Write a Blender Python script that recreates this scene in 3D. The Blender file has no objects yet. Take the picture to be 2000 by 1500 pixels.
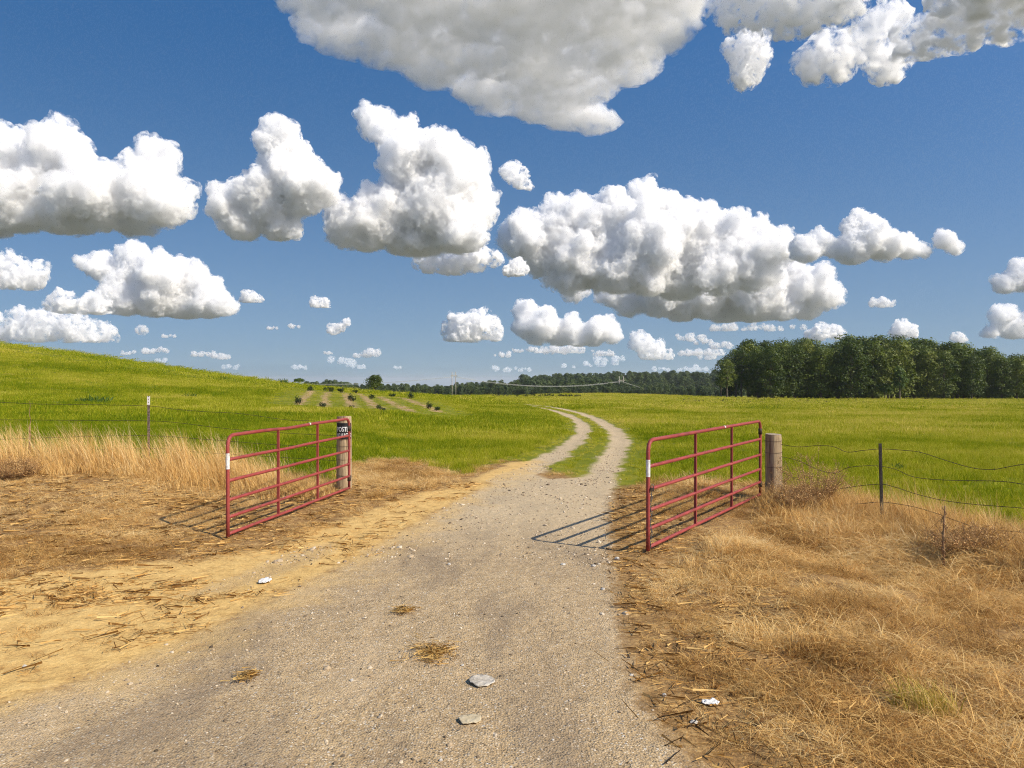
import bpy, bmesh, math, random, time
import numpy as np
from mathutils import Vector, Matrix

SC = bpy.context.scene
COL = SC.collection
T0 = time.time()

# ------------------------------------------------------------------ camera, sky, sun, exposure
EYE = 2.05            # metres above the gateway
FPX, HX, HY = 1450.0, 1000.0, 740.0      # focal length and horizon of the 2000x1500 photograph
cam = bpy.data.cameras.new('camera')
cam_ob = bpy.data.objects.new('camera', cam)
COL.objects.link(cam_ob)
cam.sensor_width = 36.0
cam.lens = 36.0 * FPX / 2000.0
cam.clip_start = 0.05
cam.clip_end = 120000.0
cam_ob.location = (0, 0, EYE)
cam_ob.rotation_euler = (math.radians(90) - math.atan(10.0 / FPX), 0, 0)
SC.camera = cam_ob

SUN_EL = math.radians(40)
SUN_H = Vector((0.865, -0.50, 0)).normalized()
world = bpy.data.worlds.new('World')
SC.world = world
world.use_nodes = True
wn = world.node_tree
sky = wn.nodes.new('ShaderNodeTexSky')
sky.sky_type = 'NISHITA'
sky.sun_disc = False
sky.sun_elevation = SUN_EL
sky.sun_rotation = math.atan2(SUN_H.x, SUN_H.y)
sky.air_density = 1.0
sky.dust_density = 2.0
sky.ozone_density = 3.0
wtc = wn.nodes.new('ShaderNodeTexCoord')
wadd = wn.nodes.new('ShaderNodeVectorMath'); wadd.operation = 'MULTIPLY_ADD'
wadd.inputs[1].default_value = (1, 1, 2.1)
wadd.inputs[2].default_value = (0, 0, 0.20)
wnorm = wn.nodes.new('ShaderNodeVectorMath'); wnorm.operation = 'NORMALIZE'
whs = wn.nodes.new('ShaderNodeHueSaturation')
whs.inputs['Saturation'].default_value = 1.42
wn.links.new(wtc.outputs['Generated'], wadd.inputs[0])
wn.links.new(wadd.outputs[0], wnorm.inputs[0])
wn.links.new(wnorm.outputs[0], sky.inputs['Vector'])
wn.links.new(sky.outputs[0], whs.inputs['Color'])
# summer haze towards the horizon, the same all round
wsep = wn.nodes.new('ShaderNodeSeparateXYZ'); wn.links.new(wtc.outputs['Generated'], wsep.inputs[0])
wdiv = wn.nodes.new('ShaderNodeMath'); wdiv.operation = 'DIVIDE'; wn.links.new(wsep.outputs[2], wdiv.inputs[0]); wdiv.inputs[1].default_value = -0.195
wexp = wn.nodes.new('ShaderNodeMath'); wexp.operation = 'EXPONENT'; wn.links.new(wdiv.outputs[0], wexp.inputs[0])
wmul = wn.nodes.new('ShaderNodeMath'); wmul.operation = 'MULTIPLY'; wn.links.new(wexp.outputs[0], wmul.inputs[0]); wmul.inputs[1].default_value = 0.95
wmin = wn.nodes.new('ShaderNodeMath'); wmin.operation = 'MINIMUM'; wn.links.new(wmul.outputs[0], wmin.inputs[0]); wmin.inputs[1].default_value = 0.95
wmix = wn.nodes.new('ShaderNodeMix'); wmix.data_type = 'RGBA'
wn.links.new(wmin.outputs[0], wmix.inputs[0]); wn.links.new(whs.outputs[0], wmix.inputs[6]); wmix.inputs[7].default_value = (1.95, 2.55, 2.98, 1)
wn.links.new(wmix.outputs[2], wn.nodes['Background'].inputs[0])
wn.nodes['Background'].inputs[1].default_value = 0.15

sun = bpy.data.lights.new('sun', 'SUN')
sun.energy = 5.0
sun.angle = math.radians(0.5)
sun.color = (1.0, 0.91, 0.77)
sun_ob = bpy.data.objects.new('sun', sun)
COL.objects.link(sun_ob)
sun_ob.rotation_euler = Vector((SUN_H.x * math.cos(SUN_EL), SUN_H.y * math.cos(SUN_EL), math.sin(SUN_EL))).to_track_quat('Z', 'Y').to_euler()

vs = SC.view_settings
vs.view_transform = 'Standard'
vs.look = 'None'
vs.exposure = 0.15
vs.gamma = 1.0
cy = SC.cycles
cy.use_denoising = True
cy.denoising_prefilter = 'NONE'
cy.filter_width = 1.1
cy.use_adaptive_sampling = True
cy.adaptive_threshold = 0.03
cy.adaptive_min_samples = 24
cy.max_bounces = 22
cy.volume_bounces = 22
cy.volume_step_rate = 0.5
cy.diffuse_bounces = 3
cy.glossy_bounces = 2
cy.transmission_bounces = 4
cy.transparent_max_bounces = 8

RNG = np.random.default_rng(7)
HAZE = 0.00008


# ------------------------------------------------------------------ helpers
def tag(o, label=None, cat=None, group=None, kind=None):
    if label: o['label'] = label
    if cat: o['category'] = cat
    if group: o['group'] = group
    if kind: o['kind'] = kind
    return o


def link(name, me, mat=None, parent=None, loc=None):
    o = bpy.data.objects.new(name, me)
    COL.objects.link(o)
    if mat is not None and me is not None and len(me.materials) == 0:
        me.materials.append(mat)
    if parent is not None: o.parent = parent
    if loc is not None: o.location = loc
    return o


def empty(name, loc=(0, 0, 0), rz=0.0):
    o = bpy.data.objects.new(name, None)
    COL.objects.link(o)
    o.location = loc
    o.rotation_euler = (0, 0, rz)
    return o


def copy_tree(o, parent=None):
    c = o.copy()
    COL.objects.link(c)
    c.parent = parent
    for ch in o.children:
        copy_tree(ch, c)
    return c


def mesh_np(name, v, f, smooth=False):
    """v (N,3), f (M,3) or (M,4) arrays"""
    me = bpy.data.meshes.new(name)
    v = np.ascontiguousarray(v, dtype=np.float32); f = np.ascontiguousarray(f, dtype=np.int32)
    k = f.shape[1]
    me.vertices.add(len(v)); me.vertices.foreach_set('co', v.ravel())
    me.loops.add(f.size); me.loops.foreach_set('vertex_index', f.ravel())
    me.polygons.add(len(f)); me.polygons.foreach_set('loop_start', np.arange(len(f), dtype=np.int32) * k)
    if smooth: me.polygons.foreach_set('use_smooth', np.ones(len(f), dtype=bool))
    me.update(calc_edges=True)
    return me


def attr(me, name, data, typ='FLOAT', dom='POINT'):
    a = me.attributes.new(name, typ, dom)
    if typ == 'FLOAT_VECTOR': a.data.foreach_set('vector', np.ascontiguousarray(data, dtype=np.float32).ravel())
    else: a.data.foreach_set('value', np.ascontiguousarray(data, dtype=np.int32 if typ == 'INT' else np.float32))


class MB:
    """collects simple shapes into one mesh"""
    def __init__(s): s.v = []; s.f = []
    def add(s, v, f):
        n = len(s.v); s.v += [tuple(p) for p in v]; s.f += [tuple(i + n for i in q) for q in f]
    def box(s, c, d, rot=None):
        vs_ = []
        for z in (-.5, .5):
            for y in (-.5, .5):
                for x in (-.5, .5):
                    p = Vector((x * d[0], y * d[1], z * d[2]))
                    if rot is not None: p = rot @ p
                    vs_.append(p + Vector(c))
        s.add(vs_, [(0, 2, 3, 1), (4, 5, 7, 6), (0, 1, 5, 4), (2, 6, 7, 3), (0, 4, 6, 2), (1, 3, 7, 5)])
    def tube(s, pts, r, n=8, cap=True, rs=None):
        pts = [Vector(p) for p in pts]
        m = len(pts); rings = []
        t = (pts[1] - pts[0]).normalized()
        u = t.orthogonal().normalized()
        for i in range(m):
            if 0 < i < m - 1: t2 = ((pts[i] - pts[i-1]).normalized() + (pts[i+1] - pts[i]).normalized())
            elif i == 0: t2 = pts[1] - pts[0]
            else: t2 = pts[-1] - pts[-2]
            t2 = t2.normalized() if t2.length > 1e-9 else t
            q = t.rotation_difference(t2); u = (q @ u); u = (u - t2 * u.dot(t2)).normalized(); t = t2
            w = t.cross(u)
            rad = rs[i] if rs is not None else r
            rings.append([pts[i] + (u * math.cos(a) + w * math.sin(a)) * rad for a in [2 * math.pi * k / n for k in range(n)]])
        base = len(s.v)
        for rg in rings: s.v += [tuple(p) for p in rg]
        for i in range(m - 1):
            for k in range(n):
                a = base + i * n + k; b = base + i * n + (k + 1) % n
                s.f.append((a, b, b + n, a + n))
        if cap:
            s.f.append(tuple(base + k for k in range(n))[::-1])
            s.f.append(tuple(base + (m - 1) * n + k for k in range(n)))
    def build(s, name, mat=None, parent=None, smooth=True, loc=None):
        me = bpy.data.meshes.new(name)
        me.from_pydata(s.v, [], s.f)
        me.update()
        if smooth: me.polygons.foreach_set('use_smooth', [len(p.vertices) <= 4 for p in me.polygons])
        return link(name, me, mat, parent, loc)


def fillet(pts, r, n=6):
    """round the inner corners of a polyline"""
    pts = [Vector(p) for p in pts]; out = [pts[0]]
    for i in range(1, len(pts) - 1):
        a, b, c = pts[i-1], pts[i], pts[i+1]
        d1 = (a - b).normalized(); d2 = (c - b).normalized()
        p0 = b + d1 * r; p2 = b + d2 * r
        for k in range(n + 1):
            t = k / n
            out.append(p0 * (1 - t) ** 2 + b * 2 * t * (1 - t) + p2 * t * t)
    out.append(pts[-1])
    return out


def _h2(ix, iy, s):
    n = (ix.astype(np.int64) * 374761393 + iy.astype(np.int64) * 668265263 + s * 974711) & 0x7fffffff
    n = ((n ^ (n >> 13)) * 1274126177) & 0x7fffffff
    return ((n ^ (n >> 16)) & 0xffff) / 65535.0


def vnoise(x, y, s=0):
    ix = np.floor(x); iy = np.floor(y); fx = x - ix; fy = y - iy
    fx = fx * fx * (3 - 2 * fx); fy = fy * fy * (3 - 2 * fy)
    a = _h2(ix, iy, s); b = _h2(ix + 1, iy, s); c = _h2(ix, iy + 1, s); d = _h2(ix + 1, iy + 1, s)
    return (a * (1 - fx) + b * fx) * (1 - fy) + (c * (1 - fx) + d * fx) * fy


def fbm(x, y, s=0, o=4):
    v = 0; a = .5; t = 0
    for i in range(o):
        v = v + a * vnoise(x * 2 ** i + 17.3 * i, y * 2 ** i - 9.1 * i, s + i); t += a; a *= .5
    return v / t


def sstep(a, b, x):
    t = np.clip((x - a) / (b - a), 0, 1)
    return t * t * (3 - 2 * t)


# ------------------------------------------------------------------ terrain
def terrain(x, y):
    x = np.asarray(x, float); y = np.asarray(y, float)
    h = np.where(y < 9, .02 * (9 - np.maximum(y, -60)), 0.) - .05
    h = h - .02 * np.clip(y - 14, 0, 600) - .03 * np.clip(y - 614, 0, 12000)
    dx = (x + 91.5) / np.where(x > -91.5, 37.0, 110.); dy = (y - 91.8) / np.where(y > 91.8, 66.6, 33.3)
    h = h + 9.82 * np.exp(-.5 * dx * dx - .5 * dy * dy)
    h = h + .42 * sstep(0, 4.4, -x - 3) * sstep(4, 14, y)
    h = h + 1.7 * np.exp(-.5 * ((x - 28) / 26) ** 2 - .5 * ((y - 250) / 45) ** 2)
    h = h + 17 * np.exp(-.5 * ((x - 190) / 190) ** 2 - .5 * ((y - 950) / 170) ** 2)
    # shallow ditch in front of the right-hand fence
    t = np.clip(((x - 3.9) * .43 + (y - 9.2) * -.9) / 5.5, 0, 1)
    d = np.hypot(x - 3.9 - .43 * 5.5 * t, y - 9.2 + .9 * 5.5 * t)
    h = h - .16 * np.exp(-.5 * (d / .55) ** 2)
    return h


def P(px, py, zoff=0.0):
    """point of the ground seen at this place of the photograph"""
    d = np.geomspace(1.5, 900, 3000)
    x = (px - HX) / FPX * d; z = EYE - (py - HY) / FPX * d
    below = z < terrain(x, d) + zoff
    i = int(np.argmax(below)) if below.any() else len(d) - 1
    d0 = d[i]
    return np.array([(px - HX) / FPX * d0, d0])


def poly_sd(P_, poly):
    """signed distance to a polygon, inside positive"""
    poly = np.asarray(poly, float); x = P_[:, 0]; y = P_[:, 1]
    best = np.full(len(x), 1e9); ins = np.zeros(len(x), bool)
    n = len(poly)
    for i in range(n):
        ax, ay = poly[i]; bx, by = poly[(i + 1) % n]
        ex, ey = bx - ax, by - ay
        t = np.clip(((x - ax) * ex + (y - ay) * ey) / (ex * ex + ey * ey + 1e-12), 0, 1)
        best = np.minimum(best, (x - ax - t * ex) ** 2 + (y - ay - t * ey) ** 2)
        c = ((ay > y) != (by > y))
        ins ^= c & (x < (bx - ax) * (y - ay) / (by - ay + 1e-15) + ax)
    return np.where(ins, 1, -1) * np.sqrt(best)


def line_d(P_, pts):
    x = P_[:, 0]; y = P_[:, 1]; best = np.full(len(x), 1e9)
    for (ax, ay), (bx, by) in zip(pts[:-1], pts[1:]):
        ex, ey = bx - ax, by - ay
        t = np.clip(((x - ax) * ex + (y - ay) * ey) / (ex * ex + ey * ey + 1e-12), 0, 1)
        best = np.minimum(best, (x - ax - t * ex) ** 2 + (y - ay - t * ey) ** 2)
    return np.sqrt(best)


def spl(pts, n=8):
    pts = [np.asarray(p, float) for p in pts]; out = []
    for i in range(len(pts) - 1):
        p0 = pts[max(i-1, 0)]; p1 = pts[i]; p2 = pts[i+1]; p3 = pts[min(i+2, len(pts)-1)]
        for k in range(n):
            t = k / n
            out.append(.5 * (2*p1 + (p2-p0)*t + (2*p0-5*p1+4*p2-p3)*t*t + (3*p1-p0-3*p2+p3)*t**3))
    out.append(pts[-1])
    return out


PL = lambda l: [P(*p) for p in l]
# outlines of the road, the sand and the green field on the ground
GRAVEL = PL([(0, 1375), (150, 1330), (300, 1275), (450, 1205), (600, 1135), (700, 1085), (800, 1030), (880, 985), (950, 950),
             (1000, 928), (1040, 925), (1070, 935), (1110, 935), (1150, 930), (1205, 925), (1200, 960), (1188, 1010), (1195, 1090), (1200, 1150),
             (1215, 1250), (1240, 1350), (1300, 1440), (1360, 1500)]) + [np.array(p) for p in [(1.6, 2.6), (3.2, 0.), (5, -6.), (-9, -6.), (-9, 1.2), (-5, 3.0)]]
GRAVEL2 = PL([(330, 1168), (450, 1128), (560, 1082), (655, 1058), (640, 1085), (560, 1120), (430, 1160)])
SAND = PL([(1040, 900), (1000, 903), (900, 947), (800, 972), (700, 1003), (640, 1028), (520, 1073), (420, 1088), (250, 1105), (100, 1120), (0, 1135)]) + \
    [np.array(p) for p in [(-9, 7.2), (-12, 5), (-9, 1.2), (-5, 3.0)]] + PL([(0, 1375), (150, 1330), (300, 1275), (450, 1205), (600, 1135), (700, 1085), (800, 1030), (880, 985), (950, 950), (1030, 915)])
RUT_L = spl(PL([(985, 940), (1035, 915), (1080, 893), (1118, 866), (1137, 846), (1135, 828), (1112, 812), (1080, 802), (1045, 795), (1000, 789), (950, 785)]))
RUT_R = spl(PL([(1150, 965), (1178, 920), (1202, 885), (1210, 862), (1198, 841), (1170, 822), (1135, 808), (1098, 799), (1060, 793), (1010, 788)]))
_lb = PL([(690, 905), (740, 900), (800, 903), (850, 912), (890, 926), (950, 915), (1000, 900)])
_rb = PL([(1195, 955), (1250, 948), (1380, 945), (1490, 955), (1560, 972), (1640, 990), (1720, 1008), (1850, 1035), (2000, 1065)])
GREEN = [np.array(p) for p in [(-900, 14.6), (-12, 14.6), (-7, 14.7), (-3.6, 14.9)]] + _lb + _rb + [np.array(p) for p in [(8.2, 6.2), (10, 0), (14, -20), (900, -20), (9000, 9000), (-9000, 9000)]]
ROW_DIR = np.array([-.235, .972])
ROWS = []
for bp, ln in [((585, 789), 30), ((632, 794), 34), ((690, 797), 38), ((742, 799), 40), ((800, 803), 34), ((852, 803), 34)]:
    b = P(*bp); ROWS.append([b - ROW_DIR * 1.0, b + ROW_DIR * ln])


def fields(Q):
    """surface fields at plan points Q (N,2): road, sand, green, nursery soil as signed distances"""
    n = len(Q)
    road = np.full(n, -9.); sand = np.full(n, -9.); soil = np.full(n, -9.)
    green = np.where(Q[:, 1] > 40, 9., -9.)
    m = (Q[:, 1] > -70) & (Q[:, 1] < 130) & (np.abs(Q[:, 0]) < 90)
    q = Q[m]
    r = np.maximum(poly_sd(q, GRAVEL), poly_sd(q, GRAVEL2))
    wob = .5 * (fbm(q[:, 0] * 1.1, q[:, 1] * 1.1, 5) - .5)
    r = np.maximum(r, .34 + wob - line_d(q, RUT_L))
    r = np.maximum(r, .37 + wob - line_d(q, RUT_R))
    road[m] = np.clip(r, -9, 9)
    sand[m] = np.clip(poly_sd(q, SAND), -9, 9)
    green[m] = np.clip(poly_sd(q, GREEN), -9, 9)
    s = np.full(len(q), 9.)
    for a, b in ROWS: s = np.minimum(s, line_d(q, [a, b]))
    soil[m] = .42 - s
    out = (Q[:, 1] < 0) & ~m
    green[out] = 9
    return road, sand, green, soil


def surf(Q, fs=None):
    """height of the finished ground, with hummocks off the road"""
    Q = np.asarray(Q, float); x, y = Q[:, 0], Q[:, 1]
    road, sand = fs if fs is not None else fields(Q)[:2]
    h = terrain(x, y)
    near = np.exp(-np.maximum(y - 20, 0) / 60)
    off = sstep(.0, .6, -road) * sstep(-.3, .3, -sand)
    hum = .07 + .15 * sstep(1.3, 2.3, x) * sstep(12, 9, y)
    h = h + off * near * (hum * (fbm(x * 1.1, y * 1.1, 2) - .5) + .05 * (fbm(x * 5, y * 5, 3, 2) - .5))
    h = h + .25 * (fbm(x * .09, y * .09, 9) - .5) * sstep(20, 60, y) * sstep(-.2, 2, -road)
    return h + .012 * (fbm(x * 2.5, y * 2.5, 4) - .5) - .02 * sstep(.0, .5, road) * sstep(14, 20, y)


def G(x, y, dz=0.0):
    return Vector((x, y, float(surf(np.array([[x, y]]))[0]) + dz))


# ------------------------------------------------------------------ material helpers
def new_mat(name):
    m = bpy.data.materials.new(name); m.use_nodes = True
    nt = m.node_tree
    return m, nt, nt.nodes['Principled BSDF']


class N:
    """short-hand for shader nodes"""
    def __init__(s, nt): s.nt = nt
    def n(s, t, **kw):
        x = s.nt.nodes.new(t)
        for k, v in kw.items(): setattr(x, k, v)
        return x
    def l(s, a, b): s.nt.links.new(a, b)
    def set(s, inp, v):
        if hasattr(v, 'is_output') or isinstance(v, bpy.types.NodeSocket): s.l(v, inp)
        else: inp.default_value = v
    def math(s, op, a, b=None, c=None, clamp=False):
        x = s.n('ShaderNodeMath', operation=op, use_clamp=clamp)
        s.set(x.inputs[0], a)
        if b is not None: s.set(x.inputs[1], b)
        if c is not None: s.set(x.inputs[2], c)
        return x.outputs[0]
    def noise(s, vec, scale, detail=3, rough=.55, dist=0.0):
        x = s.n('ShaderNodeTexNoise'); s.l(vec, x.inputs['Vector'])
        x.inputs['Scale'].default_value = scale; x.inputs['Detail'].default_value = detail
        x.inputs['Roughness'].default_value = rough; x.inputs['Distortion'].default_value = dist
        return x.outputs['Fac']
    def vor(s, vec, scale, feature='F1'):
        x = s.n('ShaderNodeTexVoronoi', feature=feature); s.l(vec, x.inputs['Vector']); x.inputs['Scale'].default_value = scale
        return x
    def ramp(s, fac, stops):
        x = s.n('ShaderNodeValToRGB'); s.l(fac, x.inputs[0]); e = x.color_ramp.elements
        while len(e) < len(stops): e.new(0.5)
        for i, (p, c) in enumerate(stops):
            e[i].position = p; e[i].color = (c[0], c[1], c[2], 1) if len(c) == 3 else c
        return x.outputs[0]
    def mix(s, fac, a, b):
        x = s.n('ShaderNodeMix', data_type='RGBA'); s.set(x.inputs[0], fac)
        for i, v in ((6, a), (7, b)):
            if isinstance(v, tuple): x.inputs[i].default_value = (v[0], v[1], v[2], 1)
            else: s.l(v, x.inputs[i])
        return x.outputs[2]
    def sm(s, x, a, b):
        y = s.n('ShaderNodeMapRange', interpolation_type='SMOOTHSTEP'); s.l(x, y.inputs[0])
        y.inputs[1].default_value = a; y.inputs[2].default_value = b
        return y.outputs[0]
    def attr(s, name, typ='GEOMETRY'):
        return s.n('ShaderNodeAttribute', attribute_name=name, attribute_type=typ).outputs['Fac']
    def bump(s, h, strength, dist, prev=None):
        x = s.n('ShaderNodeBump'); x.inputs['Strength'].default_value = strength; x.inputs['Distance'].default_value = dist
        s.l(h, x.inputs['Height'])
        if prev is not None: s.l(prev, x.inputs['Normal'])
        return x.outputs[0]


def ground_material():
    m, nt, bs = new_mat('ground_surface'); k = N(nt)
    pos = k.n('ShaderNodeNewGeometry').outputs['Position']
    road, sand, green, soil = (k.attr(a) for a in ('road', 'sand', 'green', 'soil'))
    n1 = k.noise(pos, 1.3, 5, .6); n2 = k.noise(pos, 6, 5, .65); n3 = k.noise(pos, 30, 4, .6); n4 = k.noise(pos, 160, 2, .6); nb = k.noise(pos, .18, 4, .55)
    # gravel: small stones of different tone in a grey-brown dust
    v1 = k.vor(pos, 70); v2 = k.vor(pos, 32)
    sep = k.n('ShaderNodeSeparateColor'); k.l(v1.outputs['Color'], sep.inputs[0])
    sep2 = k.n('ShaderNodeSeparateColor'); k.l(v2.outputs['Color'], sep2.inputs[0])
    stone = k.ramp(sep.outputs[0], [(0, (.17, .125, .075)), (.2, (.33, .24, .14)), (.6, (.44, .33, .20)), (.88, (.55, .435, .285)), (1, (.68, .58, .43))])
    dust = k.ramp(n2, [(.25, (.33, .225, .115)), (.5, (.46, .325, .17)), (.75, (.57, .42, .23))])
    grav = k.mix(k.sm(v1.outputs['Distance'], .62, .38), dust, stone)
    big = k.mix(k.math('MULTIPLY', k.sm(v2.outputs['Distance'], .30, .22), k.sm(sep2.outputs[1], .80, .86)), grav, k.ramp(sep2.outputs[0], [(0, (.09, .078, .06)), (.5, (.36, .31, .245)), (1, (.70, .66, .58))]))
    # darker, tar-bound stretches
    mpw = k.n('ShaderNodeMapping'); k.l(pos, mpw.inputs[0]); mpw.inputs['Scale'].default_value = (1.0, .35, 1); mpw.inputs['Rotation'].default_value = (0, 0, .12)
    nw = k.noise(mpw.outputs[0], .9, 4, .6, .4)
    worn = k.mix(k.math('MULTIPLY', k.sm(nw, .47, .62), .5), big, (.20, .152, .105))
    worn = k.mix(k.math('MULTIPLY', k.sm(nw, .46, .33), .35), worn, (.58, .44, .27))
    # loose yellow sand that the wheels drag over the gravel
    sandc = k.ramp(k.math('ADD', k.math('MULTIPLY', n2, .6), k.math('MULTIPLY', n3, .4)), [(.28, (.38, .215, .075)), (.5, (.63, .41, .145)), (.7, (.75, .52, .205))])
    sm_ = k.math('ADD', sand, k.math('MULTIPLY', k.math('SUBTRACT', n1, .5), .9))
    sm_ = k.math('ADD', sm_, k.math('MULTIPLY', k.math('SUBTRACT', n3, .5), .35))
    sandmask = k.sm(sm_, -.22, .18)
    # the thatch of dead grass
    dryc = k.ramp(k.math('ADD', k.math('MULTIPLY', n2, .5), k.math('MULTIPLY', n3, .5)), [(.3, (.09, .048, .018)), (.5, (.30, .175, .066)), (.68, (.56, .37, .15))])
    # earth below living grass
    grc = k.ramp(k.math('ADD', k.math('MULTIPLY', n1, .5), k.math('MULTIPLY', nb, .5)), [(.3, (.085, .110, .004)), (.5, (.17, .185, .008)), (.68, (.29, .25, .025))])
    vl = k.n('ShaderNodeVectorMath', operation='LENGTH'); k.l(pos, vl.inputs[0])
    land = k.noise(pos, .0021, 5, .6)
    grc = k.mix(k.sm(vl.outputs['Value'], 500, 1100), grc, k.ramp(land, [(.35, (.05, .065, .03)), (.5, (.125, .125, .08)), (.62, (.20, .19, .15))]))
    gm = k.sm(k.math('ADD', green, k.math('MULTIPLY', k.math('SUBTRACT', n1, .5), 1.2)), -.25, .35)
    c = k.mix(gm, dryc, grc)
    soilc = k.ramp(k.math('ADD', k.math('MULTIPLY', n1, .6), k.math('MULTIPLY', n2, .4)), [(.3, (.22, .13, .055)), (.5, (.38, .25, .12)), (.7, (.50, .36, .18))])
    c = k.mix(k.sm(k.math('ADD', soil, k.math('MULTIPLY', k.math('SUBTRACT', n1, .5), 2.4)), -.2, .35), c, soilc)
    c = k.mix(sandmask, c, sandc)
    rm = k.sm(k.math('ADD', k.math('ADD', road, k.math('MULTIPLY', k.math('SUBTRACT', n2, .5), .34)), k.math('MULTIPLY', k.math('SUBTRACT', n4, .5), .25)), -.10, .12)
    # beyond the gate the track is paler and sandier
    sp = k.n('ShaderNodeSeparateXYZ'); k.l(pos, sp.inputs[0])
    pale = k.mix(k.math('MULTIPLY', k.sm(sp.outputs[1], 8.0, 12.0), .55), worn, k.ramp(n3, [(.3, (.46, .345, .20)), (.7, (.72, .59, .39))]))
    drag = k.mix(k.math('MULTIPLY', k.sm(k.math('ADD', sand, k.math('MULTIPLY', k.math('SUBTRACT', n1, .5), 1.8)), -.75, .15), .6), pale, sandc)
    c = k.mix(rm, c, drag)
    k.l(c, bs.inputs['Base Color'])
    bs.inputs['Roughness'].default_value = .95
    bs.inputs['Specular IOR Level'].default_value = .15
    h = k.math('ADD', k.math('MULTIPLY', k.math('MULTIPLY', v1.outputs['Distance'], -.6), rm), k.math('ADD', k.math('MULTIPLY', n3, .6), k.math('MULTIPLY', n4, .3)))
    b1 = k.bump(h, .8, .012)
    b2 = k.bump(n2, .6, .05, b1)
    k.l(b2, bs.inputs['Normal'])
    return m


def blade_material(name, stops, trans=.35, rough=.6, vmix=.5):
    m, nt, bs = new_mat(name); k = N(nt)
    t = k.attr('tint', 'INSTANCER'); v = k.attr('v')
    f = k.math('ADD', k.math('MULTIPLY', t, 1 - vmix), k.math('MULTIPLY', v, vmix))
    c = k.ramp(f, stops)
    k.l(c, bs.inputs['Base Color']); bs.inputs['Roughness'].default_value = rough; bs.inputs['Specular IOR Level'].default_value = .12
    tr = k.n('ShaderNodeBsdfTranslucent'); k.l(c, tr.inputs['Color'])
    mx = k.n('ShaderNodeMixShader'); mx.inputs[0].default_value = trans
    k.l(bs.outputs[0], mx.inputs[1]); k.l(tr.outputs[0], mx.inputs[2])
    k.l(mx.outputs[0], nt.nodes['Material Output'].inputs['Surface'])
    return m


def leaf_material(name, stops, trans=.3, rnd=.5):
    m, nt, bs = new_mat(name); k = N(nt)
    v = k.attr('v'); r = k.n('ShaderNodeObjectInfo').outputs['Random']
    f = k.math('ADD', k.math('MULTIPLY', v, 1 - rnd), k.math('MULTIPLY', r, rnd))
    c = k.ramp(f, stops)
    k.l(c, bs.inputs['Base Color']); bs.inputs['Roughness'].default_value = .55; bs.inputs['Specular IOR Level'].default_value = .3
    tr = k.n('ShaderNodeBsdfTranslucent'); k.l(c, tr.inputs['Color'])
    mx = k.n('ShaderNodeMixShader'); mx.inputs[0].default_value = trans
    k.l(bs.outputs[0], mx.inputs[1]); k.l(tr.outputs[0], mx.inputs[2])
    k.l(mx.outputs[0], nt.nodes['Material Output'].inputs['Surface'])
    return m


def noisy_material(name, stops, scale=8, detail=5, rough=.8, bump=.4, stretch=(1, 1, 1), metallic=0.0, dist=.01, bscale=None):
    m, nt, bs = new_mat(name); k = N(nt)
    mp = k.n('ShaderNodeMapping'); k.l(k.n('ShaderNodeTexCoord').outputs['Object'], mp.inputs[0]); mp.inputs['Scale'].default_value = stretch
    n = k.noise(mp.outputs[0], scale, detail, .62)
    k.l(k.ramp(n, stops), bs.inputs['Base Color'])
    bs.inputs['Roughness'].default_value = rough; bs.inputs['Metallic'].default_value = metallic
    bs.inputs['Specular IOR Level'].default_value = .3
    if bump: k.l(k.bump(k.noise(mp.outputs[0], bscale or scale * 2, detail, .6), bump, dist), bs.inputs['Normal'])
    return m


M = {}
M['ground'] = ground_material()
M['grass'] = blade_material('pasture_grass', [(0, (.075, .135, .003)), (.28, (.20, .27, .005)), (.52, (.42, .41, .018)), (.78, (.60, .52, .08)), (1, (.76, .58, .18))], .42, .85)
M['straw'] = blade_material('dead_grass', [(0, (.075, .036, .011)), (.2, (.29, .150, .042)), (.42, (.58, .335, .100)), (.66, (.82, .56, .215)), (1, (.90, .74, .42))], .28, .6)
M['gravel'] = noisy_material('gravel_stone', [(.3, (.16, .135, .105)), (.5, (.34, .30, .235)), (.7, (.55, .50, .42))], 14, 3, .9, .3)
M['rock'] = noisy_material('pale_stone', [(.3, (.34, .31, .26)), (.5, (.52, .49, .43)), (.7, (.70, .67, .61))], 30, 5, .85, .5)
M['leaf'] = leaf_material('tree_leaf', [(0, (.022, .040, .007)), (.35, (.065, .100, .013)), (.7, (.135, .175, .022)), (1, (.23, .25, .045))], .28, .6)
M['leaf_light'] = leaf_material('light_tree_leaf', [(0, (.04, .08, .012)), (.5, (.085, .14, .022)), (1, (.16, .20, .04))], .3)
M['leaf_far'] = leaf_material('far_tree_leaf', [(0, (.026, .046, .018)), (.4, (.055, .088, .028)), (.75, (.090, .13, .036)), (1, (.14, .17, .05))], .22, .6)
M['shrub'] = leaf_material('shrub_leaf', [(0, (.008, .018, .005)), (.5, (.017, .034, .008)), (1, (.040, .066, .014))], .15, .3)
M['weed'] = leaf_material('weed_leaf', [(0, (.03, .075, .010)), (.5, (.06, .13, .016)), (1, (.11, .19, .03))], .35, .2)
M['dryweed'] = leaf_material('dry_weed_leaf', [(0, (.26, .13, .045)), (.5, (.56, .33, .12)), (1, (.82, .58, .27))], .25, .2)
M['bark'] = noisy_material('tree_bark', [(.3, (.05, .040, .030)), (.7, (.16, .13, .10))], 6, 5, .95, .6, (1, 1, .25))
M['twig'] = noisy_material('dry_twig', [(.3, (.16, .09, .045)), (.7, (.36, .23, .115))], 20, 3, .9, .2)


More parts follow.
